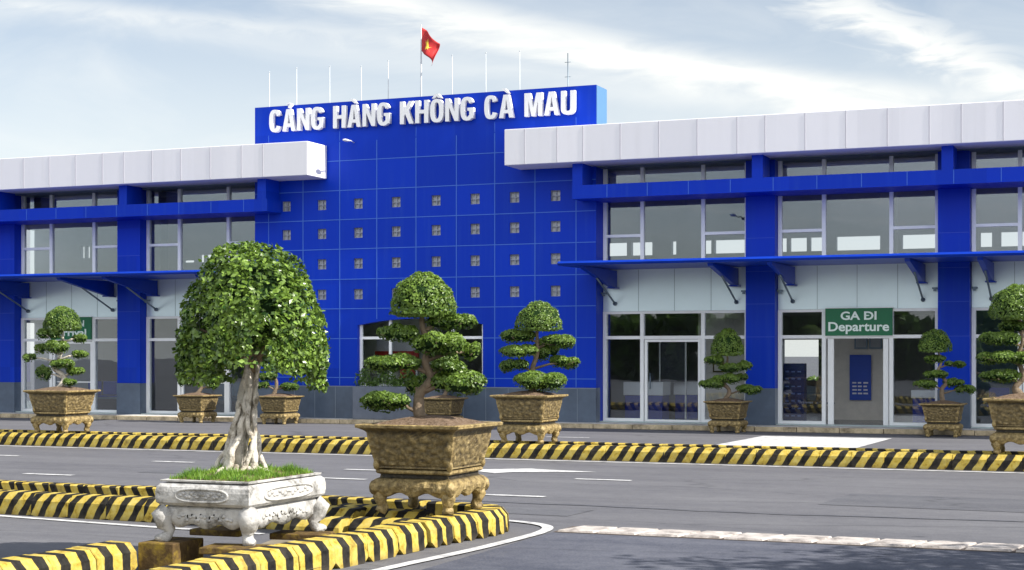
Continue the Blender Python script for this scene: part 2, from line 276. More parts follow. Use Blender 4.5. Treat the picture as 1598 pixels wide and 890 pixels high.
# ------------------------------------------------------------ object helpers
def tag(o, label=None, cat=None, group=None, kind=None):
    if label: o['label'] = label
    if cat: o['category'] = cat
    if group: o['group'] = group
    if kind: o['kind'] = kind
    return o
def thing(name, label, cat, loc=(0,0,0), rz=0, group=None, scale=1):
    o = bpy.data.objects.new(name, None); col.objects.link(o); o.location = loc; o.rotation_euler = (0, 0, rz); o.scale = (scale,)*3
    o.empty_display_size = .2
    return tag(o, label, cat, group)
class MB:
    def __init__(s): s.v = []; s.f = []; s.sm = []
    def add(s, vs, fs, smooth=False):
        n = len(s.v); s.v += [tuple(v) for v in vs]; s.f += [tuple(i+n for i in f) for f in fs]; s.sm += [smooth]*len(fs); return s
    def box(s, x0, x1, y0, y1, z0, z1):
        return s.add([(x0,y0,z0),(x1,y0,z0),(x1,y1,z0),(x0,y1,z0),(x0,y0,z1),(x1,y0,z1),(x1,y1,z1),(x0,y1,z1)],
                     [(3,2,1,0),(4,5,6,7),(0,1,5,4),(1,2,6,5),(2,3,7,6),(3,0,4,7)])
    def tube(s, pts, rad, n=8, cap=True):
        pts = [Vector(p) for p in pts]; m = len(pts)
        if isinstance(rad, (int, float)): rad = [rad]*m
        vs = []; t0 = (pts[1]-pts[0]).normalized(); a = t0.orthogonal().normalized()
        for i, p in enumerate(pts):
            t = (pts[min(i+1, m-1)]-pts[max(i-1, 0)]).normalized(); a = (a-t*a.dot(t)).normalized(); b = t.cross(a)
            for j in range(n):
                q = 2*math.pi*j/n; vs.append(p+(a*math.cos(q)+b*math.sin(q))*rad[i])
        fs = [(i*n+j, i*n+(j+1) % n, (i+1)*n+(j+1) % n, (i+1)*n+j) for i in range(m-1) for j in range(n)]
        if cap: fs += [tuple(range(n))[::-1], tuple((m-1)*n+j for j in range(n))]
        return s.add(vs, fs, True)
    def prism(s, poly, y0, y1):          # poly in xz
        n = len(poly); vs = [(x, y0, z) for x, z in poly]+[(x, y1, z) for x, z in poly]
        return s.add(vs, [tuple(range(n)), tuple(range(2*n-1, n-1, -1))]+[(i, n+i, n+(i+1) % n, (i+1) % n) for i in range(n)])
    def build(s, name, m, parent=None, off=None, bevel=0, fixn=True):
        me = bpy.data.meshes.new(name); o_ = Vector(off) if off is not None else (parent.location.copy() if parent else Vector((0,0,0)))
        me.from_pydata([tuple(Vector(v)-o_) for v in s.v], [], s.f); me.polygons.foreach_set('use_smooth', s.sm)
        if fixn:
            bm = bmesh.new(); bm.from_mesh(me); bmesh.ops.recalc_face_normals(bm, faces=bm.faces); bm.to_mesh(me); bm.free()
        me.materials.append(m); me.update()
        o = bpy.data.objects.new(name, me); col.objects.link(o)
        if parent: o.parent = parent
        elif off is not None: o.location = o_
        if bevel:
            b = o.modifiers.new('bevel', 'BEVEL'); b.width = bevel; b.segments = 2; b.limit_method = 'ANGLE'
        return o
LOC0 = (0, 0, 0)
def wall_holes(mb, x0, x1, z0, z1, y0, y1, holes):
    xs = sorted({x0, x1, *[h[0] for h in holes], *[h[1] for h in holes]}); zs = sorted({z0, z1, *[h[2] for h in holes], *[h[3] for h in holes]})
    def solid(i, j):
        if i < 0 or j < 0 or i >= len(xs)-1 or j >= len(zs)-1: return False
        cx, cz = (xs[i]+xs[i+1])/2, (zs[j]+zs[j+1])/2
        return not any(h[0] < cx < h[1] and h[2] < cz < h[3] for h in holes)
    for i in range(len(xs)-1):
        for j in range(len(zs)-1):
            if not solid(i, j): continue
            a, b, c, d = xs[i], xs[i+1], zs[j], zs[j+1]
            mb.add([(a,y0,c),(b,y0,c),(b,y0,d),(a,y0,d)], [(0,1,2,3)]); mb.add([(a,y1,c),(b,y1,c),(b,y1,d),(a,y1,d)], [(3,2,1,0)])
            if not solid(i-1, j): mb.add([(a,y0,c),(a,y1,c),(a,y1,d),(a,y0,d)], [(3,2,1,0)])
            if not solid(i+1, j): mb.add([(b,y0,c),(b,y1,c),(b,y1,d),(b,y0,d)], [(0,1,2,3)])
            if not solid(i, j-1): mb.add([(a,y0,c),(b,y0,c),(b,y1,c),(a,y1,c)], [(3,2,1,0)])
            if not solid(i, j+1): mb.add([(a,y0,d),(b,y0,d),(b,y1,d),(a,y1,d)], [(0,1,2,3)])
    return mb
def sheet(name, pts, z, m, kind='structure'):
    mb = MB().add([(x, y, z) for x, y in pts], [tuple(range(len(pts)))]); o = mb.build(name, m, fixn=False); o.data.update()
    if o.data.polygons[0].normal.z < 0: o.data.flip_normals()
    return tag(o, kind=kind) if kind else o
def text_mesh(txt, size, m, name, parent, loc, sx=1, offset=0, ext=.01, align='CENTER'):
    cu = bpy.data.curves.new(name, 'FONT'); cu.body = txt; cu.size = size; cu.offset = offset; cu.extrude = ext; cu.align_x = align; cu.resolution_u = 4
    o = bpy.data.objects.new(name, cu); col.objects.link(o); bpy.context.view_layer.update()
    me = bpy.data.meshes.new_from_object(o.evaluated_get(bpy.context.evaluated_depsgraph_get()))
    bpy.data.objects.remove(o); me.name = name; me.materials.clear(); me.materials.append(m)
    me.transform(Matrix.Rotation(R(90), 4, 'X') @ Matrix.Diagonal((sx, 1, 1, 1)))
    n = bpy.data.objects.new(name, me); col.objects.link(n); n.parent = parent; n.location = loc; return n

# leaves ---------------------------------------------------------------
rng = np.random.default_rng(5)
def leaf_mesh(name, P, Nn, L, W, m, parent, tint=None, spread=.9, lift=.35, core=None):
    n = len(P); rnd = rng.normal(size=(n, 3)); nn = Nn+rnd*spread*.5; nn /= np.linalg.norm(nn, axis=1)[:, None]+1e-9
    a = rng.normal(size=(n, 3)); a -= nn*(a*nn).sum(1)[:, None]; a /= np.linalg.norm(a, axis=1)[:, None]+1e-9
    b = np.cross(nn, a); s = rng.uniform(.7, 1.25, n)[:, None]; l = L*s; w = W*s
    d = a*l+nn*(l*lift)*rng.uniform(-.3, 1, n)[:, None]
    mid = P+d*.45-nn*w*.15
    V = np.empty((n, 4, 3)); V[:, 0] = P-d*.5; V[:, 1] = mid-d*.5+b*w*.5+nn*w*.2; V[:, 2] = P+d*.5; V[:, 3] = mid-d*.5-b*w*.5+nn*w*.2
    V = V.reshape(-1, 3); nf = n; cv = []; cf = []
    if core is not None: cv, cf = core
    allv = np.vstack([V, np.array(cv).reshape(-1, 3)]) if len(cv) else V
    faces = [(4*i, 4*i+1, 4*i+2, 4*i+3) for i in range(n)]+[tuple(q+4*n for q in f) for f in cf]
    me = bpy.data.meshes.new(name); me.from_pydata(allv.tolist(), [], faces)
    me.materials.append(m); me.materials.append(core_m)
    at = me.attributes.new('tint', 'FLOAT', 'FACE')
    tv = np.zeros(len(faces)); tv[:n] = np.clip((rng.beta(2, 2.2, n) if tint is None else tint), 0, 1); at.data.foreach_set('value', tv)
    if cf:
        mi = np.zeros(len(faces), dtype=np.int32); mi[n:] = 1; me.polygons.foreach_set('material_index', mi)
    me.update(); o = bpy.data.objects.new(name, me); col.objects.link(o)
    if parent: o.parent = parent
    return o
def ico(c, r, sub=2):
    bm = bmesh.new(); bmesh.ops.create_icosphere(bm, subdivisions=sub, radius=1); bm.verts.ensure_lookup_table()
    v = [(c[0]+q.co.x*r[0], c[1]+q.co.y*r[1], c[2]+q.co.z*r[2]) for q in bm.verts]; f = [tuple(x.index for x in p.verts) for p in bm.faces]; bm.free(); return v, f
def pad(parent, c, rx, ry, rz, dome, L, dens, m, name='foliage_pad'):
    lumps = []; c = np.array(c); ptone = rng.uniform(-.12, .12)
    if dome: lumps = [(c+np.array((0, 0, -rz)), np.array((rx, ry, 2*rz)), 1)]
    else:
        k = max(3, int(5*rx/max(rz, .05)/1.6)); k = min(k, 9)
        for i in range(k):
            a = rng.uniform(0, 2*math.pi); rr = math.sqrt(rng.uniform(0, 1))*.62
            q = rng.uniform(.36, .52)
            lumps.append((c+np.array((math.cos(a)*rr*rx, math.sin(a)*rr*ry, rng.uniform(-.25, .25)*rz)), np.array((rx*q, ry*q, rz*rng.uniform(.75, 1.0))), 0))
        lumps.append((c+np.array((-.55*rx, 0, 0)), np.array((rx*.42, ry*.42, rz*.8)), 0)); lumps.append((c+np.array((.55*rx, 0, .05*rz)), np.array((rx*.42, ry*.42, rz*.8)), 0))
    Ps, Ns, Ts, cv, cf = [], [], [], [], []
    for lc, lr, dm in lumps:
        area = 2*math.pi*((lr[0]*lr[1])**.5)*(lr[2]+lr[0]*.5); n = int(area*dens)
        d = rng.normal(size=(n, 3)); d /= np.linalg.norm(d, axis=1)[:, None]
        if dm:
            d[:, 2] = np.abs(d[:, 2])*1.0; low = rng.uniform(size=n) < .16; rad = np.ones(n)
            ph = [noise.noise(Vector((q[0]*3.2+lc[0]*3, q[1]*3.2, q[2]*3.2+lc[2]))) for q in d]; rad += np.array(ph)*.10
            P = d*rad[:, None]; sc = np.where(P[:, 2] < .18, .97, 1.0); P[:, :2] *= sc[:, None]
            P[low] = np.column_stack([d[low, 0]*rng.uniform(.4, .95, low.sum()), d[low, 1]*.9, rng.uniform(-.06, .04, low.sum())]); nn = d/lr; nn[low, 2] = -1
            P *= 1-rng.uniform(0, .10, n)[:, None]*rng.uniform(0, 1, n)[:, None]
        else:
            d[:, 2] = np.where(rng.uniform(size=n) < .72, np.abs(d[:, 2]), d[:, 2]); P = d*(1-rng.uniform(0, .25, n)[:, None]*rng.uniform(0, 1, n)[:, None]); nn = d/lr
        nn = nn/(np.linalg.norm(nn, axis=1)[:, None]+1e-9); Ps.append(P*lr+lc); Ns.append(nn)
        stry = rng.uniform(size=n) < .05; nn_ = rng.uniform(1.04, 1.22 if not dm else 1.10, n)[:, None]
        P = np.where(stry[:, None] & (d[:, 2] > -.2)[:, None], P*nn_, P)
        cl_n = np.array([noise.noise(Vector(q)*7+Vector((c[0]*9, c[2]*5, 0))) for q in P*lr])
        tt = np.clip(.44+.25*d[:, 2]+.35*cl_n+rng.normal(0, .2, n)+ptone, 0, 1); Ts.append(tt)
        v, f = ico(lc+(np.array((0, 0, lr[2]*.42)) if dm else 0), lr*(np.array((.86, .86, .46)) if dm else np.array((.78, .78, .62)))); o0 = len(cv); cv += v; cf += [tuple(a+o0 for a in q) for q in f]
    leaf_mesh(name, np.vstack(Ps), np.vstack(Ns), L, L*.55, m, parent, np.concatenate(Ts), core=(cv, cf))

# ------------------------------------------------------------ setting
sheet('ground', [(-900, -500), (900, -500), (900, 1500), (-900, 1500)], 0, asph)
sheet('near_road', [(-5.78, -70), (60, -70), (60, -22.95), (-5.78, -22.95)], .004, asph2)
mb = MB().box(-45, 30, -1.02, .6, 0, .12); tag(mb.build('sidewalk', pave_m), kind='structure')
mb = MB(); x = -45.
while x < 30:
    mb.box(x, x+.985, -1.16, -1.025, 0, .115+random.Random(int(x*7)).uniform(-.004, .004)); x += 1.
tag(mb.build('sidewalk_kerb', kerbtan_m, bevel=.012), kind='structure')
def pathpts(path, step=.2):
    out = []
    for i in range(len(path)-1):
        a, b = Vector(path[i]), Vector(path[i+1]); n = max(1, int((b-a).length/step))
        out += [a.lerp(b, j/n) for j in range(n)]
    return out+[Vector(path[-1])]
def smooth_path(path, it=3):
    for _ in range(it):
        q = [path[0]]
        for a, b in zip(path[:-1], path[1:]):
            q += [(a[0]*.75+b[0]*.25, a[1]*.75+b[1]*.25), (a[0]*.25+b[0]*.75, a[1]*.25+b[1]*.75)]
        path = q+[path[-1]]
    return path
def line_strip(name, path, w, z=.008, m=paint_m):
    p = [Vector(q) for q in path]; L = []; Rr = []
    for i, q in enumerate(p):
        t = (p[min(i+1, len(p)-1)]-p[max(i-1, 0)]).normalized(); nrm = Vector((-t.y, t.x)); L.append(q+nrm*w/2); Rr.append(q-nrm*w/2)
    n = len(p); mb = MB().add([(v.x, v.y, z) for v in L]+[(v.x, v.y, z) for v in Rr], [(i, n+i, n+i+1, i+1) for i in range(n-1)])
    o = mb.build(name, m, fixn=False)
    if o.data.polygons[0].normal.z < 0: o.data.flip_normals()
    return tag(o, kind='structure')
line_strip('edge_line', [(-45, -12.68), (-20, -12.68), (5, -12.68), (20, -12.68)], .13)
for a, b, y in ((-19.9, -18.9, -15.1), (-15.85, -15.05, -15.4), (-11.95, -11.3, -15.85), (-7.95, -7.1, -16.3), (-23.4, -22.6, -15.0)):
    line_strip('lane_dash', [(a, y), (b, y)], .14)
for a, b, y in ((-16.0, -15.1, -18.5), (-11.5, -10.7, -17.55), (-8.2, -7.3, -19.2), (-13.2, -12.0, -18.0)):
    line_strip('lane_dash', [(a, y), (b, y)], .14)
sheet('lane_arrow', [(-10.2, -15.2), (-9.45, -15.75), (-9.3, -15.4), (-8.7, -15.2), (-8.1, -14.92), (-8.9, -14.75), (-9.3, -14.6)], .008, paint_m)
sheet('crossing_patch', [(-8.4, -9.6), (-8.3, -3.2), (-5.5, -3.2), (-5.6, -9.6)], .008, paint_m)
line_strip('lane_dash', [(-12.6, -5.4), (-11.6, -5.4)], .14)
line_strip('island_edge_line', smooth_path([(-16, -21.7), (-10, -21.75), (-7.2, -21.95), (-6.2, -22.2), (-5.84, -22.75), (-5.88, -24.0), (-5.93, -24.8), (-6.1, -26.2), (-6.25, -30)], 3), .12, .012)
line_strip('lane_line', [(-20, -23.45), (-12.2, -23.72), (-9.88, -24.06), (-8.4, -24.2)], .11, .008)
# repair patches in the lanes
for pts in ([(-14.6, -17.6), (-11.9, -17.55), (-11.95, -16.5), (-14.55, -16.55)], [(-3.9, -18.9), (-1.2, -19.0), (-1.1, -17.3), (-3.8, -17.25)], [(-7.6, -21.3), (-6.2, -21.35), (-6.15, -20.6), (-7.55, -20.55)]):
    sheet('asphalt_patch', pts, .004, asph2b)
# tar seam across the road
tr_ = random.Random(6); pth = [(-9+i*.5, -20.15+.10*math.sin(i*.5)+tr_.uniform(-.05, .05)) for i in range(60)]
line_strip('tar_seam', pth, .055, .005, mat('tar', (.07, .073, .085), .6, var=.3, vscale=5, dirt=(.14, .14, .15), dscale=1.2, damt=.9))
# dark joint band under the pavers
sheet('paver_bed', [(-5.78, -22.9), (30, -22.9), (30, -22.32), (-5.78, -22.32)], .0045, mat('paver_bed', (.10, .075, .06), .9, var=.3))
# worn paver strip across the road
prn = random.Random(3); mb = MB(); x = -5.75
while x < 30:
    w = .40+prn.uniform(-.03, .03); y0 = -22.86+prn.uniform(-.02, .02); sk = .10
    mb.add([(x, y0, .002), (x+w, y0, .002), (x+w+sk, y0+.50, .002), (x+sk, y0+.50, .002), (x+.01, y0+.01, .022), (x+w-.01, y0+.01, .022), (x+w+sk-.01, y0+.49, .022), (x+sk+.01, y0+.49, .022)],
           [(4,5,6,7),(0,1,5,4),(1,2,6,5),(2,3,7,6),(3,0,4,7)]); x += w+.045
tag(mb.build('paver_strip', pinkp_m), kind='structure')

# ------------------------------------------------------------ kerb blocks
BL = .52
def kerb_mesh(L, m, name):
    nt_ = 1 if m is kerb_st else .25
    prof = lambda zb: [(0, zb), (.012, .17), (.075, .245), (.27, .25), (.30, .235), (.30, zb)]
    xs = [(0, .055*nt_), (.008, .05*nt_), (.07, 0), (L-.07, 0), (L-.008, .05*nt_), (L, .055*nt_)]
    mb = MB(); n = 6; vs = []
    for x, zb in xs:
        ins = (.006 if m is kerb_st else .002) if x in (0, L) else 0
        vs += [(x, y+ins*(1 if y < .15 else -1), z-(ins if z > .1 else 0)) for y, z in prof(zb)]
    fs = [(i*n+j, i*n+(j+1) % n, (i+1)*n+(j+1) % n, (i+1)*n+j) for i in range(len(xs)-1) for j in range(n)]
    fs += [tuple(range(n))[::-1], tuple((len(xs)-1)*n+j for j in range(n))]
    mb.add(vs, fs); return mb
kr = random.Random(8)
kproto = {}
def kerb(px, py, ang, label, group, m=kerb_sl, L=BL):
    key = (m.name, round(L, 2))
    if key not in kproto:
        o = kerb_mesh(L-(.006 if m is kerb_st else .001), m, 'k').build('kerb_block', m); kproto[key] = o.data
    else: o = bpy.data.objects.new('kerb_block', kproto[key]); col.objects.link(o)
    o.location = (px+kr.uniform(-.008, .008), py+kr.uniform(-.008, .008), kr.uniform(-.004, .004)); o.rotation_euler = (0, 0, ang+kr.uniform(-.012, .012))
    tag(o, label, 'kerb block', group); return o
ORD = 'zeroth first second third fourth fifth sixth seventh eighth ninth tenth eleventh twelfth thirteenth fourteenth fifteenth sixteenth seventeenth eighteenth nineteenth twentieth'.split()
POTS = [(-20.61, 'left-edge bonsai pot'), (-10.49, 'middle bonsai pot'), (-2.13, 'right-edge bonsai pot')]
def far_label(x, row):
    px, nm = min(POTS, key=lambda p: abs(p[0]-x)); n = int(abs(x-px)/BL)+1
    return f"{row} row kerb block of far median, {ORD[min(n, 20)]} {'left' if x < px else 'right'} of {nm}"
x = -25.5
while x < 2: kerb(x, -12.32, 0, far_label(x+BL/2, 'front'), 'front row of striped blocks on the far median'); x += BL
x = -25.3
while x < 2: kerb(x+BL, -11.08, math.pi, far_label(x+BL/2, 'back'), 'back row of striped blocks on the far median'); x += BL
MB().box(-26, 3, -12.02, -11.38, 0, .19).build('median_fill', mat('median_soil', (.20, .17, .12), .95, var=.3, vscale=5)); bpy.data.objects['median_fill']['kind'] = 'structure'
sheet('island_fill', [(-7.75, -30), (-6.65, -30), (-6.4, -25), (-6.3, -23), (-7, -22.85), (-9, -22.7), (-17, -22.3), (-17, -23.0), (-8.2, -23.5), (-7.6, -26)], .05, MATS['median_soil'])
x = -8.12; i = 1
while x > -17:
    y = -23.78+(x+8.12)*-.055
    kerb(x, y, R(-3), f'dark banded kerb block in front row of left island arm, {ORD[i]} from the white planter', 'front row of the left island arm', kerb_b); x -= BL; i += 1
def along(path, lens, lab, group, m):
    pts = pathpts(path, .004); start = pts[0]; k = 0
    for q in pts[1:]:
        L = lens(start)
        if (q-start).length >= L:
            d = q-start; kerb(start.x, start.y, math.atan2(d.y, d.x), lab(k), group, m, L); start = q; k += 1
along([(-6.60, -30.4), (-6.55, -27.4), (-6.42, -25.8), (-6.33, -24.55)], lambda p: BL, lambda k: f'sunlit yellow and grey kerb block in near row, {ORD[max(1, 11-k)]} block back from the rounded nose', 'near sunlit row of the island', kerb_st)
nose = smooth_path([(-6.335, -24.62), (-6.25, -23.9), (-6.15, -23.3), (-6.28, -22.75), (-6.8, -22.55), (-7.3, -22.5)], 3)
along(nose, lambda p: .215, lambda k: f'short bright yellow kerb block on the rounded island nose, {ORD[k+1]} from the near row', 'blocks of the rounded island nose', kerb_st)
along([(-7.3, -22.5), (-8, -22.44), (-10.3, -22.12), (-17, -21.95)], lambda p: BL, lambda k: f'kerb block in rear row of left island arm, {ORD[k+1]} from the rounded nose', 'rear row of the left island arm', kerb_b)
along([(-8.05, -31.15), (-7.90, -26.98)], lambda p: BL, lambda k: f'sunlit kerb block of broken row at lower left, {ORD[max(1, 8-k)]} from the rusty concrete block', 'broken row at the lower left', kerb_st)
kerb(-7.95, -23.56, 0, 'short kerb block lying under the left foot of the big brown planter', None, kerb_b, .48)
kerb(-7.28, -23.9, R(4), 'short kerb block under the near foot of the big brown planter', None, kerb_b, .5)
kerb(-7.15, -24.72, R(3), 'banded kerb block between the white stone planter and the brown planter', None, kerb_b, .52)
kerb(-7.75, -24.80, R(3), 'banded kerb block just behind the right foot of the white planter', None, kerb_b, .52)
def plank(x0, x1, y0, y1, z0, z1, a, label):
    o = MB().box(-(x1-x0)/2, (x1-x0)/2, -(y1-y0)/2, (y1-y0)/2, z0, z1).build('support_plank', plank_m, bevel=.01); o.location = ((x0+x1)/2, (y0+y1)/2, 0); o.rotation_euler.z = a
    tag(o, label, 'plank')
plank(-7.92, -7.58, -26.98, -26.5, .0, .245, R(2), 'rusty brown and yellow concrete block under the left foot of the white planter')
plank(-7.28, -6.7, -27.05, -26.72, .19, .245, R(10), 'weathered flat plank under the front foot of the white planter')
plank(-7.28, -6.78, -25.95, -25.65, .19, .245, R(8), 'yellow stained plank under the right foot of the white planter')
plank(-8.1, -7.6, -25.95, -25.65, .19, .245, R(3), 'old plank under the far left foot of the white planter')

# ------------------------------------------------------------ terminal
T = thing('airport_terminal', 'long two storey terminal with cobalt blue tiled centre block and white roof fascias', 'building', (-16, 0, 0))
def part(mb, name, m, par=T, bevel=0): return mb.build(name, m, par, off=(-16, 0, 0), bevel=bevel)
BX0, BX1, BY = -22.93, -13.14, -.55
OPX = [-21.95, -20.87, -19.78, -18.67, -17.52, -16.42, -15.33, -14.22]; OPZ = [5.79, 5.02, 4.21, 3.40]
holes = [(x-.13, x+.13, z-.135, z+.135) for x in OPX for z in OPZ]
WX0, WX1 = -19.8, -16.2
mb = MB(); wall_holes(mb, BX0, BX1, .98, 7.45, BY, BY+.3, holes+[(WX0, WX1, .98, 2.77)]); 
mb.box(BX0, BX1, BY, BY+.78, 7.45, 8.5); mb.box(BX1-.3, BX1, BY+.3, .5, .12, 7.45); mb.box(BX0, BX0+.3, BY+.3, 9.2, .12, 7.45)
wall = part(mb, 'tiled_wall', blue)
part(MB().box(BX1+.002, BX1+.016, BY+.01, BY+.77, 7.37, 8.49), 'sunlit_parapet_end', mat('sunlit_blue_end', (.085, .20, .37), .5))  # thin added skin; sunlight on the parapet end painted as paler blue
xc, hw = (WX0+WX1)/2, (WX1-WX0)/2
poly = [(WX0, 2.77), (WX1, 2.77)]+[(xc+hw*u, 2.58+.17*(1-u*u)) for u in np.linspace(1, -1, 21)]
part(MB().prism(poly, BY+.002, BY+.298), 'arch_panel', blue)
mb = MB(); SX = [-22.5, -21.44, -20.33, -19.23, -18.09, -16.94, -15.87, -14.77, -13.67]; SZ = [6.94, 6.155, 5.38, 4.6, 3.8, 3.02, 2.23, 1.2]
def hsub(a, b, cuts):
    segs = [(a, b)]
    for c0, c1 in cuts: segs = [s for x, y in segs for s in ((x, min(y, c0)), (max(x, c1), y)) if s[1]-s[0] > .01]
    return segs
for x in SX:
    cut = [(.98, 2.9 if abs(x-xc) < 1 else 2.74)] if WX0 < x < WX1 else []
    for a, b in hsub(.99, 7.44, cut): mb.box(x-.011, x+.011, BY-.004, BY+.01, a, b)
for z in SZ:
    for a, b in hsub(BX0+.01, BX1-.01, [(WX0, WX1)] if z < 2.7 else []): mb.box(a, b, BY-.006, BY+.01, z-.010, z+.010)
for x in SX[::2]: mb.box(x-.006, x+.006, BY-.004, BY+.01, 7.47, 7.72)
part(mb, 'tile_joint', joint)
mb = MB(); wall_holes(mb, BX0, BX1, .12, .978, BY-.02, BY+.3, []); part(mb, 'plinth', plinth_m)
mb = MB()
for i in range(1, 16): mb.box(BX0+i*.62-.006, BX0+i*.62+.006, BY-.024, BY, .13, .97)
mb.box(BX0, BX1, BY-.024, BY, .955, .975); part(mb, 'plinth_joint', mat('plinth_joint', (.2, .24, .29), .7))
# ventilation lights in the blue wall
vb = None
vent_c = mat('vent_glass', (.42, .44, .47), .35, var=.35, vscale=9)
for x in OPX:
    for z in OPZ:
        if vb is None:
            m_ = MB(); m_.box(-.128, .128, .10, .12, -.133, .133)
            vb = m_.build('vent_window', vent_c, T, off=LOC0)
            g = MB(); g.box(-.012, .012, .05, .1, -.133, .133); g.box(-.128, .128, .052, .098, -.012, .012)
            for s in (-1, 1): g.box(s*.128-.01 if s > 0 else -.128, s*.128 if s > 0 else -.118, .04, .1, -.133, .133)
            g.box(-.118, .118, .041, .1, .122, .133); g.box(-.118, .118, .041, .1, -.133, -.122)
            vg = g.build('vent_frame', mat('vent_frame', (.28, .30, .36), .5), vb, off=LOC0)
            o, o2 = vb, vg
        else:
            o = vb.copy(); col.objects.link(o); o2 = vg.copy(); col.objects.link(o2); o2.parent = o
        o.parent = T; o.location = (x+16, BY, z)
# fascias
LS = [-36.1, -35.2, -34.3, -33.4, -32.5, -31.6, -30.7, -29.82, -28.93, -28.04, -27.14, -26.44, -25.52, -24.6, -23.67, -22.7, -22.05]
RS = [-14.63, -13.78, -13.11, -12.16, -11.2, -10.26, -9.3, -8.64, -7.71, -6.78, -5.85, -4.93, -4.24, -3.35, -2.4, -1.5, -.6, .3, 1.2, 2.1, 3.0]
# fascia_seam children: parent is the fascia whose own origin equals the terminal's
def fascia2(x0, x1, seams):
    f = part(MB().box(x0, x1, -1.6, -.56, 6.475, 7.36), 'roof_fascia', white_m, bevel=.015)
    m_ = MB()
    for s in seams: m_.box(s-.010, s+.010, -1.606, -1.59, 6.49, 7.345)
    o = m_.build('fascia_seam', seam_m, None, off=None); o.data.transform(Matrix.Translation((16, 0, 0))); o.parent = f
fascia2(-38, -20.71, LS); fascia2(-15.17, 4.5, RS)
part(MB().box(-38, BX0-.005, -.555, 9.2, 6.6, 7.2), 'roof', grey_m); part(MB().box(BX1+.005, 4.5, -.555, 9.2, 6.6, 7.2), 'roof', grey_m)
part(MB().box(BX0+.31, BX1-.31, -.24, 9.2, 7.2, 7.4), 'roof', grey_m)
for a, b in ((-38, BX0-.005), (BX1+.005, 4.5)): part(MB().box(a, b, -.55, .4, 6.46, 6.595), 'soffit', grey_m)
# beams and hangers
def beam(x0, x1, posts):
    m_ = MB().box(x0, x1, -1.3, -.56, 5.61, 5.94)
    for a, b in ((max(x0, -38), BX0-.01) if x0 < -20 else (BX1+.01, x1),): m_.box(a, b, -.56, -.02, 5.612, 5.938)
    b_ = part(m_, 'sun_beam', blue)
    for p in posts:
        o = MB().box(p-.13, p+.13, -1.28, -.57, 5.941, 6.474).build('hanger', blue); o.data.transform(Matrix.Translation((16, 0, 0))); o.parent = b_
    m_ = MB(); x = x0+.9
    while x < x1: m_.box(x-.008, x+.008, -1.304, -1.29, 5.62, 5.93); x += 1.02
    o = m_.build('beam_joint', joint); o.data.transform(Matrix.Translation((16, 0, 0))); o.parent = b_
beam(-38, -22.1, [-22.28, -26.7, -31.1, -35.5]); beam(-13.5, 4.5, [-13.37, -8.9, -4.58, -.1])
# columns
COLS = [(-27.57, -26.80), (-31.95, -31.18), (-36.3, -35.55), (-9.41, -8.70), (-4.91, -4.20), (-.40, .30), (3.9, 4.5)]
for a, b in COLS:
    c_ = part(MB().box(a, b, -.34, .1, 1.0, 6.47), 'column', blue)
    m_ = MB().box(a-.01, b+.01, -.36, .1, .12, .998); o = m_.build('column_plinth', plinth_m); o.data.transform(Matrix.Translation((16, 0, 0))); o.parent = c_
    for z in (2.23, 3.02, 4.6, 3.8):
        o = MB().box(a+.01, b-.01, -.345, -.33, z-.006, z+.006).build('column_joint', mat('blue_joint_dim', (.02, .07, .5), .6)); o.data.transform(Matrix.Translation((16, 0, 0))); o.parent = c_
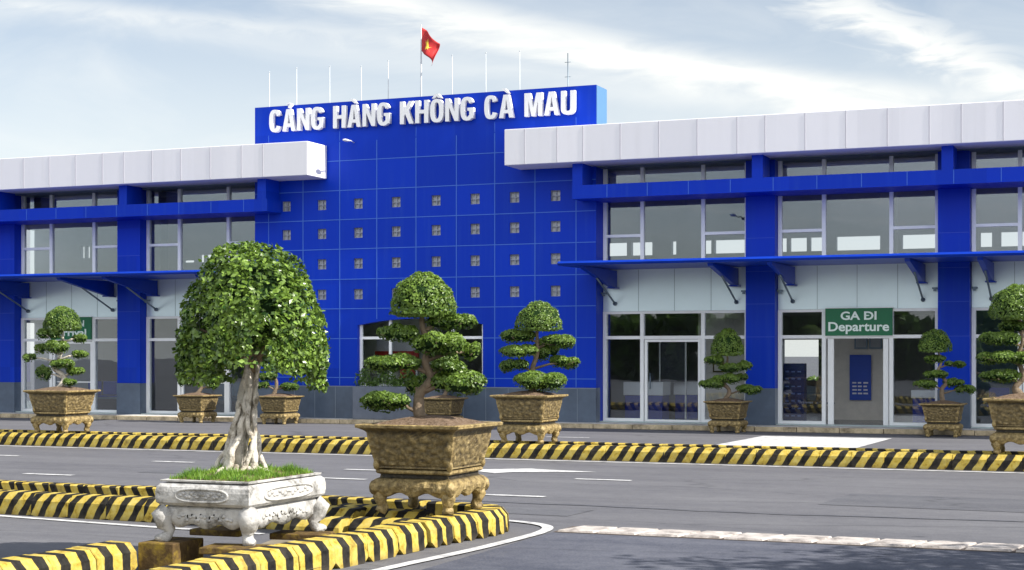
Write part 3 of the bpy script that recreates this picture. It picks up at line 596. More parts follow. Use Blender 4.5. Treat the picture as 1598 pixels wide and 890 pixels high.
# glazed bays
def child(mb, name, m, par, bevel=0):
    o = mb.build(name, m, bevel=bevel); o.data.transform(Matrix.Translation((16, 0, 0))); o.parent = par; return o
def bay(x0, m1, m2, x1, left_wing=False, door=True):
    # upper window
    zt = 4.77 if not left_wing else 4.9
    m_ = MB(); w = .045
    for x in (x0+w, m1, m2, x1-w): m_.box(x-w, x+w, -.05, .07, 3.95, 6.455)
    for a, b in ((x0+2*w, m1-w), (m2+w, x1-2*w)): m_.box(a, b, -.045, .065, zt-.035, zt+.035)
    for a, b in ((x0+2*w, m1-w), (m1+w, m2-w), (m2+w, x1-2*w)): m_.box(a, b, -.045, .065, 5.68, 5.76); m_.box(a, b, -.045, .065, 3.95, 4.04)
    f = part(m_, 'upper_window', frame_m); child(MB().box(x0+.01, x1-.01, .005, .015, 3.96, 6.45), 'glass_pane', glass_up, f)
    # pale panel band
    m_ = MB().box(x0, x1, -.04, .04, 2.885, 3.93); p = part(m_, 'pale_panel', pale_m); m_ = MB(); k = 4
    for i in range(1, k): xx = x0+(x1-x0)*i/k; m_.box(xx-.006, xx+.006, -.044, -.03, 2.89, 3.92)
    child(m_, 'panel_joint', pale_j, p)
    # lower window
    m_ = MB(); zb = .14
    for x in (x0+w, m1, m2, x1-w): m_.box(x-w, x+w, -.06, .08, zb, 2.88)
    for a, b in ((x0+2*w, m1-w), (m1+w, m2-w), (m2+w, x1-2*w)): m_.box(a, b, -.055, .075, 2.19, 2.27); m_.box(a, b, -.055, .075, 2.82, 2.88)
    for a, b in ((x0+2*w, m1-w), (m2+w, x1-2*w)): m_.box(a, b, -.055, .075, zb, zb+.08)
    f = part(m_, 'lower_window', frame_m); m_ = MB().box(x0+.01, m1, .005, .015, zb, 2.87); m_.box(m2, x1-.01, .005, .015, zb, 2.87); m_.box(m1, m2, .005, .015, 2.2, 2.87); child(m_, 'glass_pane', glass_lo, f)
    if door:
        m_ = MB(); a, b = m1+.06, m2-.06
        for x in (a+.035, b-.035): m_.box(x-.035, x+.035, -.03, .05, zb, 2.18)
        m_.box(a+.07, b-.07, -.03, .05, 2.12, 2.18); m_.box(a+.07, b-.07, -.03, .05, zb, zb+.06); m_.box(a+.07, b-.07, -.028, .048, 1.0, 1.03) if left_wing else None
        d = part(m_, 'glass_door', frame_m); child(MB().box(a+.07, b-.07, .005, .013, zb+.06, 2.12), 'glass_pane', glass_lo, d)
        child(MB().tube([(a+.16, -.08, .95), (a+.16, -.08, 1.35)], .014).tube([(a+.16, -.08, 1.0), (a+.16, -.02, 1.0)], .008).tube([(a+.16, -.08, 1.3), (a+.16, -.02, 1.3)], .008), 'door_handle', metal_m, d)
bay(BX1+.01, -12.11, -10.55, -9.42); bay(-8.69, -7.59, -6.01, -4.92, door=False); bay(-4.19, -3.13, -1.5, -.41); bay(.31, 1.3, 2.8, 3.89)
bay(-26.79, -25.70, -24.10, BX0-.01, True); bay(-31.17, -30.11, -28.60, -27.58, True); bay(-35.54, -34.5, -32.9, -31.96, True)
# open sliding door leaves of the departure entrance
for a, b in ((-7.5, -7.36), (-6.2, -6.08)):
    m_ = MB().box(a, b, -.02, .03, .14, 2.18); part(m_, 'sliding_door', frame_m)
# door step strips
for a, b in ((BX1, -9.43), (-8.68, -4.93), (-26.8, BX0), (-31.2, -27.6), (-4.18, -.42)): part(MB().box(a, b, -.30, -.065, .125, .15), 'threshold', mat('threshold', (.42, .50, .50), .5, var=.1))
# canopies
def canopy(x0, x1, brs):
    m_ = MB()
    prof = [(-2.8, 3.90), (-2.86, 3.95), (-2.8, 4.0), (-.05, 4.02), (-.05, 3.93)]
    n = len(prof); m_.add([(x0, y, z) for y, z in prof]+[(x1, y, z) for y, z in prof], [tuple(range(n)), tuple(range(2*n-1, n-1, -1))]+[(i, n+i, n+(i+1) % n, (i+1) % n) for i in range(n)])
    c_ = part(m_, 'canopy', blue_dk)
    for bx in brs:
        m_ = MB(); t = .06; pz = [(-2.5, 3.90), (-.08, 3.90), (-.08, 3.47), (-.35, 3.47), (-2.45, 3.84)]
        n = len(pz); m_.add([(bx-t, y, z) for y, z in pz]+[(bx+t, y, z) for y, z in pz], [tuple(range(n)), tuple(range(2*n-1, n-1, -1))]+[(i, n+i, n+(i+1) % n, (i+1) % n) for i in range(n)])
        m_.box(bx-.11, bx+.11, -.4, -.05, 3.45, 3.48)
        child(m_, 'canopy_bracket', blue_dk, c_)
        m_ = MB().tube([(bx, -1.45, 3.66), (bx, -.07, 3.08)], .024, 8); m_.tube([(bx, -.10, 3.08), (bx, -.04, 3.08)], .05, 10); child(m_, 'strut', metal_m, c_)
canopy(-38, BX0+.0, [-35.3, -32.2, -30.91, -27.93, -26.45, -23.5]); canopy(-13.30, 4.5, [-12.81, -9.71, -8.33, -5.28, -3.75, -.9, .8, 3.5])
for x in (-13.08, -9.5, -8.62, -5.0, -4.12, -27.64, -26.72): part(MB().box(x-.06, x+.06, -.2, -.045, 3.32, 3.36).box(x-.03, x+.03, -.2, -.14, 3.27, 3.32), 'lamp_bracket', metal_m)
# window in the blue block
m_ = MB(); a, b = WX0, WX1
for x in (a+.04, -18.9, -17.1, b-.04): m_.box(x-.035, x+.035, BY+.12, BY+.2, .98, 2.76)
m_.box(a, b, BY+.122, BY+.198, 2.21, 2.28); m_.box(a, b, BY+.122, BY+.198, .98, 1.04); f = part(m_, 'arched_window', frame_m)
child(MB().box(a, b, BY+.155, BY+.165, .98, 2.76), 'glass_pane', glass_lo, f)
# interior: floors, ceilings, partitions, back wall
def interior(x0, x1, zlow, strips, lows):
    if x0 > -20: part(MB().box(x0-.12, x0-.02, .5, 9, .14, 7.1), 'partition', inner_m)
    m_ = MB().box(x0, x1, .12, 9, .121, .14); part(m_, 'ground_floor', inner_f)
    part(MB().box(x0, x1, .10, 9, 2.95, 3.9), 'floor_slab', inner_m); part(MB().box(x0, x1, .42, 9, 6.3, 6.59), 'ceiling', inner_m)
    m_ = MB(); wall_holes(m_, x0, x1, .12, 6.3, 9, 9.2, [(a, b, c, d) for a, b, c, d in strips+lows]); part(m_, 'back_wall', inner_m)
rs = [(-16.28, -15.48), (-15.34, -14.66), (-14.05, -13.9), (-13.08, -12.8), (-12.7, -11.67), (-11.55, -11.1), (-11.0, -10.5), (-10.4, -9.9), (-9.8, -9.41), (-9.03, -7.67), (-7.13, -6.1), (-6.05, -5.6), (-4.95, -4.63), (-4.39, -3.4), (-2, -1)]
interior(-17.9, 4.5, 0, [(a, b, 4.86, 5.27) for a, b in rs], [(-10.6, -9.55, 1.05, 2.25)])
interior(-38, BX0, 0, [(-35.99, -35.8, 5.25, 5.67), (-35.76, -35.57, 5.25, 5.67), (-31.66, -31.2, 5.0, 5.08), (-31.0, -30.8, 5.0, 5.26), (-30.75, -30.5, 5.0, 5.26), (-30.42, -30.2, 5.0, 5.26), (-30.1, -29.9, 5.0, 5.26)], [])
m_ = MB(); wall_holes(m_, BX0+.3, -18.05, .12, 7.2, 4.0, 4.2, []); part(m_, 'partition', inner_m)
part(MB().box(-21.5, -18.3, 1.5, 1.6, .14, 2.79), 'partition', inner_w)
part(MB().box(BX0+.3, -18.05, -.24, 4.0, .121, .14), 'ground_floor', inner_f); part(MB().box(BX0+.3, -18.05, -.24, 4.0, 2.8, 2.9), 'ceiling', inner_m)
part(MB().box(-8.15, -6.5, 3.0, 3.15, .14, 2.95), 'partition', inner_w); part(MB().box(-11.3, -9.9, 2.2, 2.35, .14, 2.95), 'partition', inner_w)
part(MB().box(-24.6, -23.4, 2.2, 2.35, .14, 2.95), 'partition', mat('dim_wall', (.2, .2, .23), .8)); part(MB().box(-5.6, -3.5, 4.0, 4.1, .14, 2.95), 'partition', mat('teal_wall', (.05, .09, .13), .7))
part(MB().box(-31.0, -27.0, 3.0, 3.1, .14, 2.95), 'partition', mat('brown_wall', (.12, .10, .09), .7))
for px in (-12.2, -6.9, -1.5, 2.5, -30, -25): part(MB().box(px-.2, px+.2, 5, 5.4, 3.9, 6.3), 'inner_column', inner_m)

# ------------------------------------------------------------ lettering
S = thing('rooftop_lettering', 'white raised letters reading CẢNG HÀNG KHÔNG CÀ MAU atop the blue block', 'sign', (-22.39, BY-.10, 7.79))
LW = {'C': .50, 'A': .56, 'N': .53, 'G': .52, 'H': .53, 'K': .55, 'O': .53, 'M': .68, 'U': .52}
def glyph(ch):          # outlines of a bold condensed capital, height 1; returns list of closed loops (outer, then holes)
    w = LW[ch]; t = .165; th = .155
    def arcp(cx, cz, rx, rz, a0, a1, n=14): return [(cx+rx*math.copysign(abs(math.cos(a))**.75, math.cos(a)), cz+rz*math.copysign(abs(math.sin(a))**.75, math.sin(a))) for a in np.linspace(R(a0), R(a1), n)]
    if ch == 'H': return [[(0,0),(t,0),(t,.42),(w-t,.42),(w-t,0),(w,0),(w,1),(w-t,1),(w-t,.575),(t,.575),(t,1),(0,1)]]
    if ch == 'N': return [[(0,0),(t*.95,0),(t*.95,.60),(w-t*.95,0),(w,0),(w,1),(w-t*.95,1),(w-t*.95,.40),(t*.95,1),(0,1)]]
    if ch == 'M': return [[(0,0),(t*.95,0),(t*.95,.66),(w/2-.07,0),(w/2+.07,0),(w-t*.95,.66),(w-t*.95,0),(w,0),(w,1),(w-.22,1),(w/2,.36),(.22,1),(0,1)]]
    if ch == 'K': return [[(0,0),(t,0),(t,.34),(t+.055,.43),(w-.17,0),(w+.01,0),(t+.175,.60),(w-.01,1),(w-.185,1),(t,.60),(t,1),(0,1)]]
    if ch == 'A': return [[(0,0),(.165,0),(.195,.20),(w-.195,.20),(w-.165,0),(w,0),(w/2+.105,1),(w/2-.105,1)], [(.222,.345),(w/2,.80),(w-.222,.345)]]
    if ch == 'U': return [[(0,1),(0,.26)]+arcp(w/2,.26,w/2,.275,180,360)[1:-1]+[(w,.26),(w,1),(w-t,1),(w-t,.28)]+arcp(w/2,.27,w/2-t,.135,360,180)[1:-1]+[(t,.28),(t,1)]]
    if ch == 'O': return [arcp(w/2,.5,w/2,.515,0,360,40)[:-1], arcp(w/2,.5,w/2-t,.365,0,360,30)[:-1]]
    C1 = arcp(w/2,.5,w/2,.515,24 if ch == 'C' else 28,180,18)+arcp(w/2,.5,w/2,.515,180,336 if ch == 'C' else 312,18)[1:]
    if ch == 'C': return [C1+arcp(w/2,.5,w/2-t,.365,330,180,14)+arcp(w/2,.5,w/2-t,.365,180,30,14)[1:]]
    return [C1+[(w,.06),(w,.54),(w*.54,.54),(w*.54,.41),(w-t,.41),(w-t,.22)]+arcp(w/2,.5,w/2-t,.365,310,180,12)+arcp(w/2,.5,w/2-t,.365,180,34,14)[1:]]
ACC = {'hook': lambda c: [[(c-.03,1.05),(c+.035,1.05),(c+.04,1.10),(c+.115,1.17),(c+.10,1.26),(c+.02,1.30),(c-.09,1.28),(c-.09,1.215),(c+.01,1.235),(c+.04,1.19),(c-.03,1.13)]],
       'grave': lambda c: [[(c+.02,1.06),(c+.12,1.06),(c-.03,1.27),(c-.19,1.27)]],
       'circ': lambda c: [[(c-.20,1.05),(c-.08,1.05),(c,1.13),(c+.08,1.05),(c+.20,1.05),(c+.07,1.24),(c-.07,1.24)]]}
TXT = [('C',0),('A','hook'),('N',0),('G',0),None,('H',0),('A','grave'),('N',0),('G',0),None,('K',0),('H',0),('O','circ'),('N',0),('G',0),None,('C',0),('A','grave'),None,('M',0),('A',0),('U',0)]
capH, gap, spc = .585, .055, .30
ink = sum(LW[c[0]] for c in TXT if c); fx = (8.74-gap*17-4*(spc-gap)-gap*0)/ink; x = 0
for c in TXT:
    if c is None: x += spc-gap; continue
    cu = bpy.data.curves.new('letter', 'CURVE'); cu.dimensions = '2D'; cu.fill_mode = 'BOTH'; cu.extrude = .06; cu.bevel_depth = .0
    loops = glyph(c[0])+(ACC[c[1]](LW[c[0]]/2) if c[1] else [])
    for lp in loops:
        sp_ = cu.splines.new('POLY'); sp_.points.add(len(lp)-1); sp_.use_cyclic_u = True
        for i, (u, v) in enumerate(lp): sp_.points[i].co = (u*fx, v*capH, 0, 1)
    o = bpy.data.objects.new('letter', cu); col.objects.link(o); bpy.context.view_layer.update()
    me = bpy.data.meshes.new_from_object(o.evaluated_get(bpy.context.evaluated_depsgraph_get())); bpy.data.objects.remove(o)
    me.name = 'letter'; me.materials.clear(); me.materials.append(let_m); me.transform(Matrix.Rotation(R(90), 4, 'X'))
    o = bpy.data.objects.new('letter', me); col.objects.link(o); o.parent = S; o.location = (x, 0, 0); x += LW[c[0]]*fx+gap
def hang_sign(name, label, x0, x1, z0, z1, lines):
    s = thing(name, label, 'sign', ((x0+x1)/2, -.1, z0))
    w, h_ = (x1-x0)/2, z1-z0
    MB().box(-w, w, -.03, .03, 0, h_).build('board', green_m, s, off=LOC0, bevel=.006)
    MB().box(-w-.015, w+.015, -.02, .031, -.015, 0).box(-w-.015, w+.015, -.02, .031, h_, h_+.015).build('sign_frame', frame_m, s, off=LOC0)
    for t, sz, z, wd in lines:
        dj = 'Đ' in t; t = t.replace('Đ', 'D')
        o = text_mesh(t, sz, txt_m, 'sign_text', s, (0, -.036, z), 1, .007, .004); xs = [v.co.x for v in o.data.vertices]; o.data.transform(Matrix.Diagonal((wd/(max(xs)-min(xs)), 1, 1, 1)))
        xs = [v.co.x for v in o.data.vertices]; o.location.x = -(max(xs)+min(xs))/2
        if dj:      # the bar of the Đ
            d0 = .135 if 'I' in t else .04; MB().box(d0, d0+.115, -.046, -.041, z+sz*.31, z+sz*.40).build('letter_bar', txt_m, s, off=LOC0)
hang_sign('departure_sign', 'green board with white words GA ĐI and Departure above the open entrance', -7.54, -5.97, 2.25, 2.90, [('GA ĐI', .27, .38, .84), ('Departure', .30, .115, 1.42)])
hang_sign('arrival_sign', 'green board over the left doors, half hidden behind a clipped bonsai', -30.05, -28.64, 2.24, 2.89, [('GA ĐẾN', .25, .38, .95), ('Arrival', .28, .11, 1.1)])

# flagpoles
for i, (x, z) in enumerate([(-24.6, 10.16), (-23.68, 10.22), (-22.58, 10.19), (-21.55, 10.12), (-20.68, 10.22), (-19.64, 11.16), (-18.67, 10.23), (-17.64, 10.23), (-16.62, 10.21)]):
    zb = 7.2 if x < BX0 else 7.4
    if i == 5:
        t = thing('flagpole', 'taller white flagpole flying a red flag with a yellow star', 'flagpole', (x, 3, zb))
    else: t = thing('flagpole', f"bare slim white flagpole on the roof, {ORD[5-i if i < 5 else i-5]} to the {'left' if i < 5 else 'right'} of the flag", 'flagpole', (x, 3, zb), group='bare flagpoles on the roof')
    MB().tube([(0,0,0),(0,0,z-zb)], [.018, .011] if i != 5 else [.034, .02], 8).build('pole', pole_m, t, off=LOC0)
    b = MB(); v, f = ico((0, 0, z-zb), (.022,)*3, 1); b.add(v, f, True); b.build('finial', pole_m, t, off=LOC0)
    if i == 5:
        H0 = z-zb-.06; nu, nv = 14, 10; vs = []
        def fl(u, v):   # drooping, swinging right
            return (u*.52-.12*v*u, .16*math.sin(u*8+v*2)*u+.06*math.sin(v*5)*u, H0-v*.66-.46*u**1.2+.06*math.sin(u*6+v*4)*u)
        fb = MB(); fb.add([fl(i_/nu, j_/nv) for j_ in range(nv+1) for i_ in range(nu+1)], [(j_*(nu+1)+i_, j_*(nu+1)+i_+1, (j_+1)*(nu+1)+i_+1, (j_+1)*(nu+1)+i_) for j_ in range(nv) for i_ in range(nu)], True)
        fo = fb.build('flag', flag_m, t, off=LOC0)
        so_ = fo.modifiers.new('thick', 'SOLIDIFY'); so_.thickness = .006
        for sgn in (-1,):
            sp = []
            for k in range(10):
                r = .30 if k % 2 == 0 else .12; a = math.pi/2+k*math.pi/5; u = .5+r*math.cos(a)*.66; v = .5-r*math.sin(a); p = fl(u, v); sp.append((p[0], p[1]-.014, p[2]))
            c0 = fl(.5, .5); m_ = MB(); m_.add([(c0[0], c0[1]-.016, c0[2])]+sp, [(0, k+1, (k+1) % 10+1) for k in range(10)]); m_.build('star', star_m, fo, off=LOC0)
t = thing('roof_antenna', 'thin dark lattice antenna mast at the right end of the blue block', 'antenna', (-15.2, 3, 7.4))
MB().tube([(0,0,0),(0,0,2.65)], .014, 6).build('mast', metal_m, t, off=LOC0)
m_ = MB()
for z in (1.2, 1.6, 2.0, 2.4): m_.tube([(-.09, 0, z), (.09, 0, z)], .007, 5)
m_.build('rung', metal_m, t, off=LOC0)
def wall_lamp(x, y, z, label, m1, d=1):
    t = thing('wall_lamp', label, 'lamp', (x, y, z))
    MB().tube([(0, 0, 0), (.0, -.2, .03), (.03, -.4, .01)], .014, 8).build('arm', m1, t, off=LOC0)
    v, f = ico((0, 0, 0), (.07, .16, .035), 2); b = MB(); b.add([(p[0]+.03, p[1]-.5, p[2]) for p in v], f, True); b.build('lamp_head', m1, t, off=LOC0)
wall_lamp(-19.9, BY, 7.4, 'pale arm lamp on the blue wall under the big letters', wht_m)
wall_lamp(-9.7, -.05, 5.15, 'dark arm lamp in front of the upper right window', metal_m)

# ------------------------------------------------------------ things inside the terminal
def counter(x0, x1, y, label, z1=1.1):
    t = thing('service_counter', label, 'counter', ((x0+x1)/2, y, .14)); w = (x1-x0)/2
    MB().box(-w, w, 0, .6, 0, .62).build('front_panel', bblue_m, t, off=LOC0); MB().box(-w-.03, w+.03, -.05, .65, .62, z1-.14).build('counter_top', wht_m, t, off=LOC0, bevel=.01)
counter(-13.0, -12.0, 1.3, 'white topped blue counter behind the first window right of the block'); counter(-11.95, -11.35, 2.3, 'small blue counter seen through the glass door')
counter(-5.7, -4.95, 1.2, 'low blue counter with white marks right of the departure entrance', .95)
o = thing('display_screen', 'dark screen standing behind the glass door', 'screen', (-11.9, 1.9, 1.1)); MB().box(-.33, .33, 0, .06, .0, 1.0).build('panel', dark_m, o, off=LOC0, bevel=.01); MB().box(-.36, -.33, -.01, .07, -.95, 1.05).box(.33, .36, -.01, .07, -.95, 1.05).build('stand', frame_m, o, off=LOC0)
o = thing('blue_cabinet', 'tall dark blue rack with small labels inside left of the entrance', 'cabinet', (-8.5, .8, .14))
MB().box(-.26, .26, 0, .3, 0, 1.45).build('body', mat('navy', (.008, .016, .11), .5), o, off=LOC0, bevel=.01); m_ = MB(); pr_ = random.Random(4)
for r_ in range(7):
    for c_ in range(3): m_.box(-.2+c_*.15, -.12+c_*.15, -.012, 0, .15+r_*.18, .18+r_*.18+pr_.uniform(0, .02))
m_.build('label_tag', mat('tag_blue', (.12, .18, .45), .5), o, off=LOC0)
o = thing('roll_up_banner', 'blue banner hanging on the pale wall inside the departure entrance', 'banner', (-7.25, 2.9, .65)); MB().box(-.27, .27, 0, .02, 0, 1.15).build('sheet', mat('banner_blue', (.012, .07, .50), .5), o, off=LOC0)
m_ = MB()
for r_ in range(4):
    for c_ in range(3): m_.box(-.2+c_*.14, -.1+c_*.14+pr_.uniform(-.02, .02), -.008, -.001, .15+r_*.09, .19+r_*.09)
m_.build('print', wht_m, o, off=LOC0)
o = thing('notice_frame', 'pair of grey framed notices above the blue banner', 'notice', (-7.05, 2.9, 1.95)); MB().box(-.35, -.02, 0, .03, 0, .3).box(.02, .35, 0, .03, 0, .3).build('frame', metal_m, o, off=LOC0); MB().box(-.31, -.06, -.006, -.001, .04, .26).box(.06, .31, -.006, -.001, .04, .26).build('paper', mat('paper_grey', (.35, .37, .40), .6), o, off=LOC0)
o = thing('picture_frame', 'small brown framed picture on the wall behind the glass door', 'picture', (-10.75, 2.12, 1.35)); MB().box(-.14, .14, 0, .03, 0, .34).build('frame', plank_m, o, off=LOC0); MB().box(-.1, .1, -.006, -.001, .04, .3).build('print', inner_w, o, off=LOC0)
o = thing('red_poster', 'red and white poster panel behind the arched window', 'poster', (-19.4, 1.0, .3)); MB().box(-.62, .62, 0, .05, 1.2, 1.95).build('white_panel', wht_m, o, off=LOC0); MB().box(-.66, .66, -.05, -.005, 1.42, 1.6).box(.1, .55, -.05, -.005, .85, 1.3).build('red_panel', red_m, o, off=LOC0); MB().box(-.6, -.55, .0, .05, -.16, 1.19).box(.55, .6, 0, .05, -.16, 1.19).build('leg', frame_m, o, off=LOC0)
def seats(x, y, label, mt):
    t = thing('waiting_seats', label, 'seats', (x, y, .14))
    for i in range(4):
        u = -.84+i*.56; MB().box(u-.24, u+.24, -.22, .24, .40, .44).build('seat', mt, t, off=LOC0, bevel=.01); MB().box(u-.24, u+.24, .24, .28, .46, .86).build('backrest', mt, t, off=LOC0, bevel=.01)
    MB().box(-1.1, 1.1, -.03, .03, .34, .395).box(-.9, -.84, -.2, .2, 0, .34).box(.84, .9, -.2, .2, 0, .34).build('frame', metal_m, t, off=LOC0)
seats(-9.0, 3.2, 'grey row of waiting seats left of the pale entrance wall', metal_m); seats(-3.0, 2.4, 'navy row of waiting seats behind the far right glass', bblue_m)
seats(-25.3, 1.7, 'grey row of waiting seats behind the glass left of the blue block', metal_m); seats(-29.3, 1.8, 'navy row of waiting seats behind the arrival doors', bblue_m)
# plants on the arched window ledge
o = thing('window_planter_box', 'low stone trough of ferns under the arched window', 'planter', (-18.4, BY-.28, .12))
MB().box(-1.3, 1.3, -.2, .2, 0, .86).build('trough', mat('trough_stone', (.12, .14, .18), .7, var=.15), o, off=LOC0, bevel=.015)
n = 1500; P = np.column_stack([rng.uniform(-1.25, 1.25, n), rng.uniform(-.2, .2, n), np.zeros(n)]); hgt = .16+.22*np.abs(np.sin(P[:, 0]*4.1))+.10*np.sin(P[:, 0]*11); P[:, 2] = .88+rng.uniform(0, 1, n)*hgt
leaf_mesh('fern_leaves', P, rng.normal(size=(n, 3)), .11, .035, leaf_far, o)
# shrubs beyond the terminal, seen through the back window
for i, (x, y, r, lb) in enumerate(((-13.7, 21, 1.0, 'bushy green shrub far behind the terminal, left one through the windows'), (-12.0, 20, .9, 'bushy green shrub far behind the terminal, right one through the windows'))):
    o = thing('shrub', lb, 'shrub', (x, y, 0)); MB().tube([(0,0,0),(0,0,.8)], .08).build('trunk', bark_m, o, off=LOC0)
    pad(o, (0, 0, r*.6), r, r, r*.5, 0, .14, 260, leaf_far, 'crown')

# ------------------------------------------------------------ pots
def square_ring(h, z, n=10, sy=1.0, chamf=0.0):
    pts = []
    for s in range(4):
        for i in range(n):
            t = -1+2*i/n; p = [(t, -1), (1, t), (-t, 1), (-1, -t)][s]; pts.append((p[0]*h, p[1]*h*sy, z))
    return pts
def loft(levels, n=10, sy=1.0, relief=None, amp=.0):
    mb = MB(); vs = []; K = 4*n
    for h, z in levels: vs += square_ring(h, z, n, sy)
    if relief:
        out = []
        for (x, y, z) in vs:
            a = relief(z)
            if a > 0 and max(abs(x), abs(y)/sy) > .1:
                q = Vector((x*9, y*9, z*9)); d = noise.noise(q)+.6*noise.noise(q*2.1)+.35*math.sin(x*38+3*noise.noise(q))*math.sin(z*44+y*38)
                ax = abs(x) > abs(y)/sy
                k = amp*a*d
                if ax: x += math.copysign(k, x)
                else: y += math.copysign(k, y)
            out.append((x, y, z))
        vs = out
    fs = [(i*K+j, i*K+(j+1) % K, (i+1)*K+(j+1) % K, (i+1)*K+j) for i in range(len(levels)-1) for j in range(K)]
    fs += [tuple(range(K))[::-1], tuple((len(levels)-1)*K+j for j in range(K))]
    mb.add(vs, fs); mb.sm = [False]*len(mb.f); return mb
def make_pot():
    lv = [(.30, .20), (.385, .165), (.425, .175), (.442, .215), (.445, .26), (.435, .30), (.405, .33), (.37, .345), (.365, .375), (.392, .385), (.402, .40), (.398, .42), (.378, .43)]
    k = 22
    for i in range(k+1): z = .44+(.80-.44)*i/k; t = i/k; lv.append((.392+.075*t**1.3+.018*math.sin(t*math.pi)**.7+(.012 if i in (0, k) else 0), z))
    lv += [(.50, .815), (.535, .832), (.553, .838), (.556, .862), (.545, .87), (.47, .868), (.455, .80)]
    mb = loft(lv, 30, 1, lambda z: 1 if .46 < z < .785 else (.8 if .18 < z < .32 else 0), .020)
    out = []
    for x, y, z in mb.v:
        if z < .235:
            al = x if abs(y) > abs(x) else y; z -= .022*math.cos(al/.44*math.pi*3)*min(1, (.24-z)/.05)-.01
        out.append((x, y, z))
    mb.v = out
    for s in range(4):
        cx, cy = [(1, 1), (1, -1), (-1, 1), (-1, -1)][s]
        v, f = ico((cx*.415, cy*.415, .245), (.05, .05, .075), 2); mb.add(v, f, True)
        v, f = ico((cx*.395, cy*.395, .47), (.035, .035, .06), 2); mb.add(v, f, True)
    return mb
pot_mesh = make_pot()
def leg_mb(sx, sy, h=.20, r0=.085, base=.355, white=False):
    p = [(base*sx*.98, base*sy*.98, h+.02), (base*sx*1.05, base*sy*1.05, h*.72), (base*sx*1.0, base*sy*1.0, h*.42), (base*sx*.95, base*sy*.95, h*.22), (base*sx*1.0, base*sy*1.0, .035), (base*sx*1.04, base*sy*1.04, 0)]
    return MB().tube(p, [r0, r0*.85, r0*.6, r0*.52, r0*.72, r0*.66], 10)
proto_pot = {}
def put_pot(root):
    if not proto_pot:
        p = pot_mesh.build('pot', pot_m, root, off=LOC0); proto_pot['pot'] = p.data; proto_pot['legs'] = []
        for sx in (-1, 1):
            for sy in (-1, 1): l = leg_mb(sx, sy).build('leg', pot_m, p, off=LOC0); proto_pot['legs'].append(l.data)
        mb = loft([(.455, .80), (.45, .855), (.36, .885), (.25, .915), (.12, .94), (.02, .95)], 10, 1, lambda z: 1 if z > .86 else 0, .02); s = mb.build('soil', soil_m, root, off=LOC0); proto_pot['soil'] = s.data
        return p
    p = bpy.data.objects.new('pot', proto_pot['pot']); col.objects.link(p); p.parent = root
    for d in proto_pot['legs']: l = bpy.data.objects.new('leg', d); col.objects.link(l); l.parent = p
    s = bpy.data.objects.new('soil', proto_pot['soil']); col.objects.link(s); s.parent = root; return p
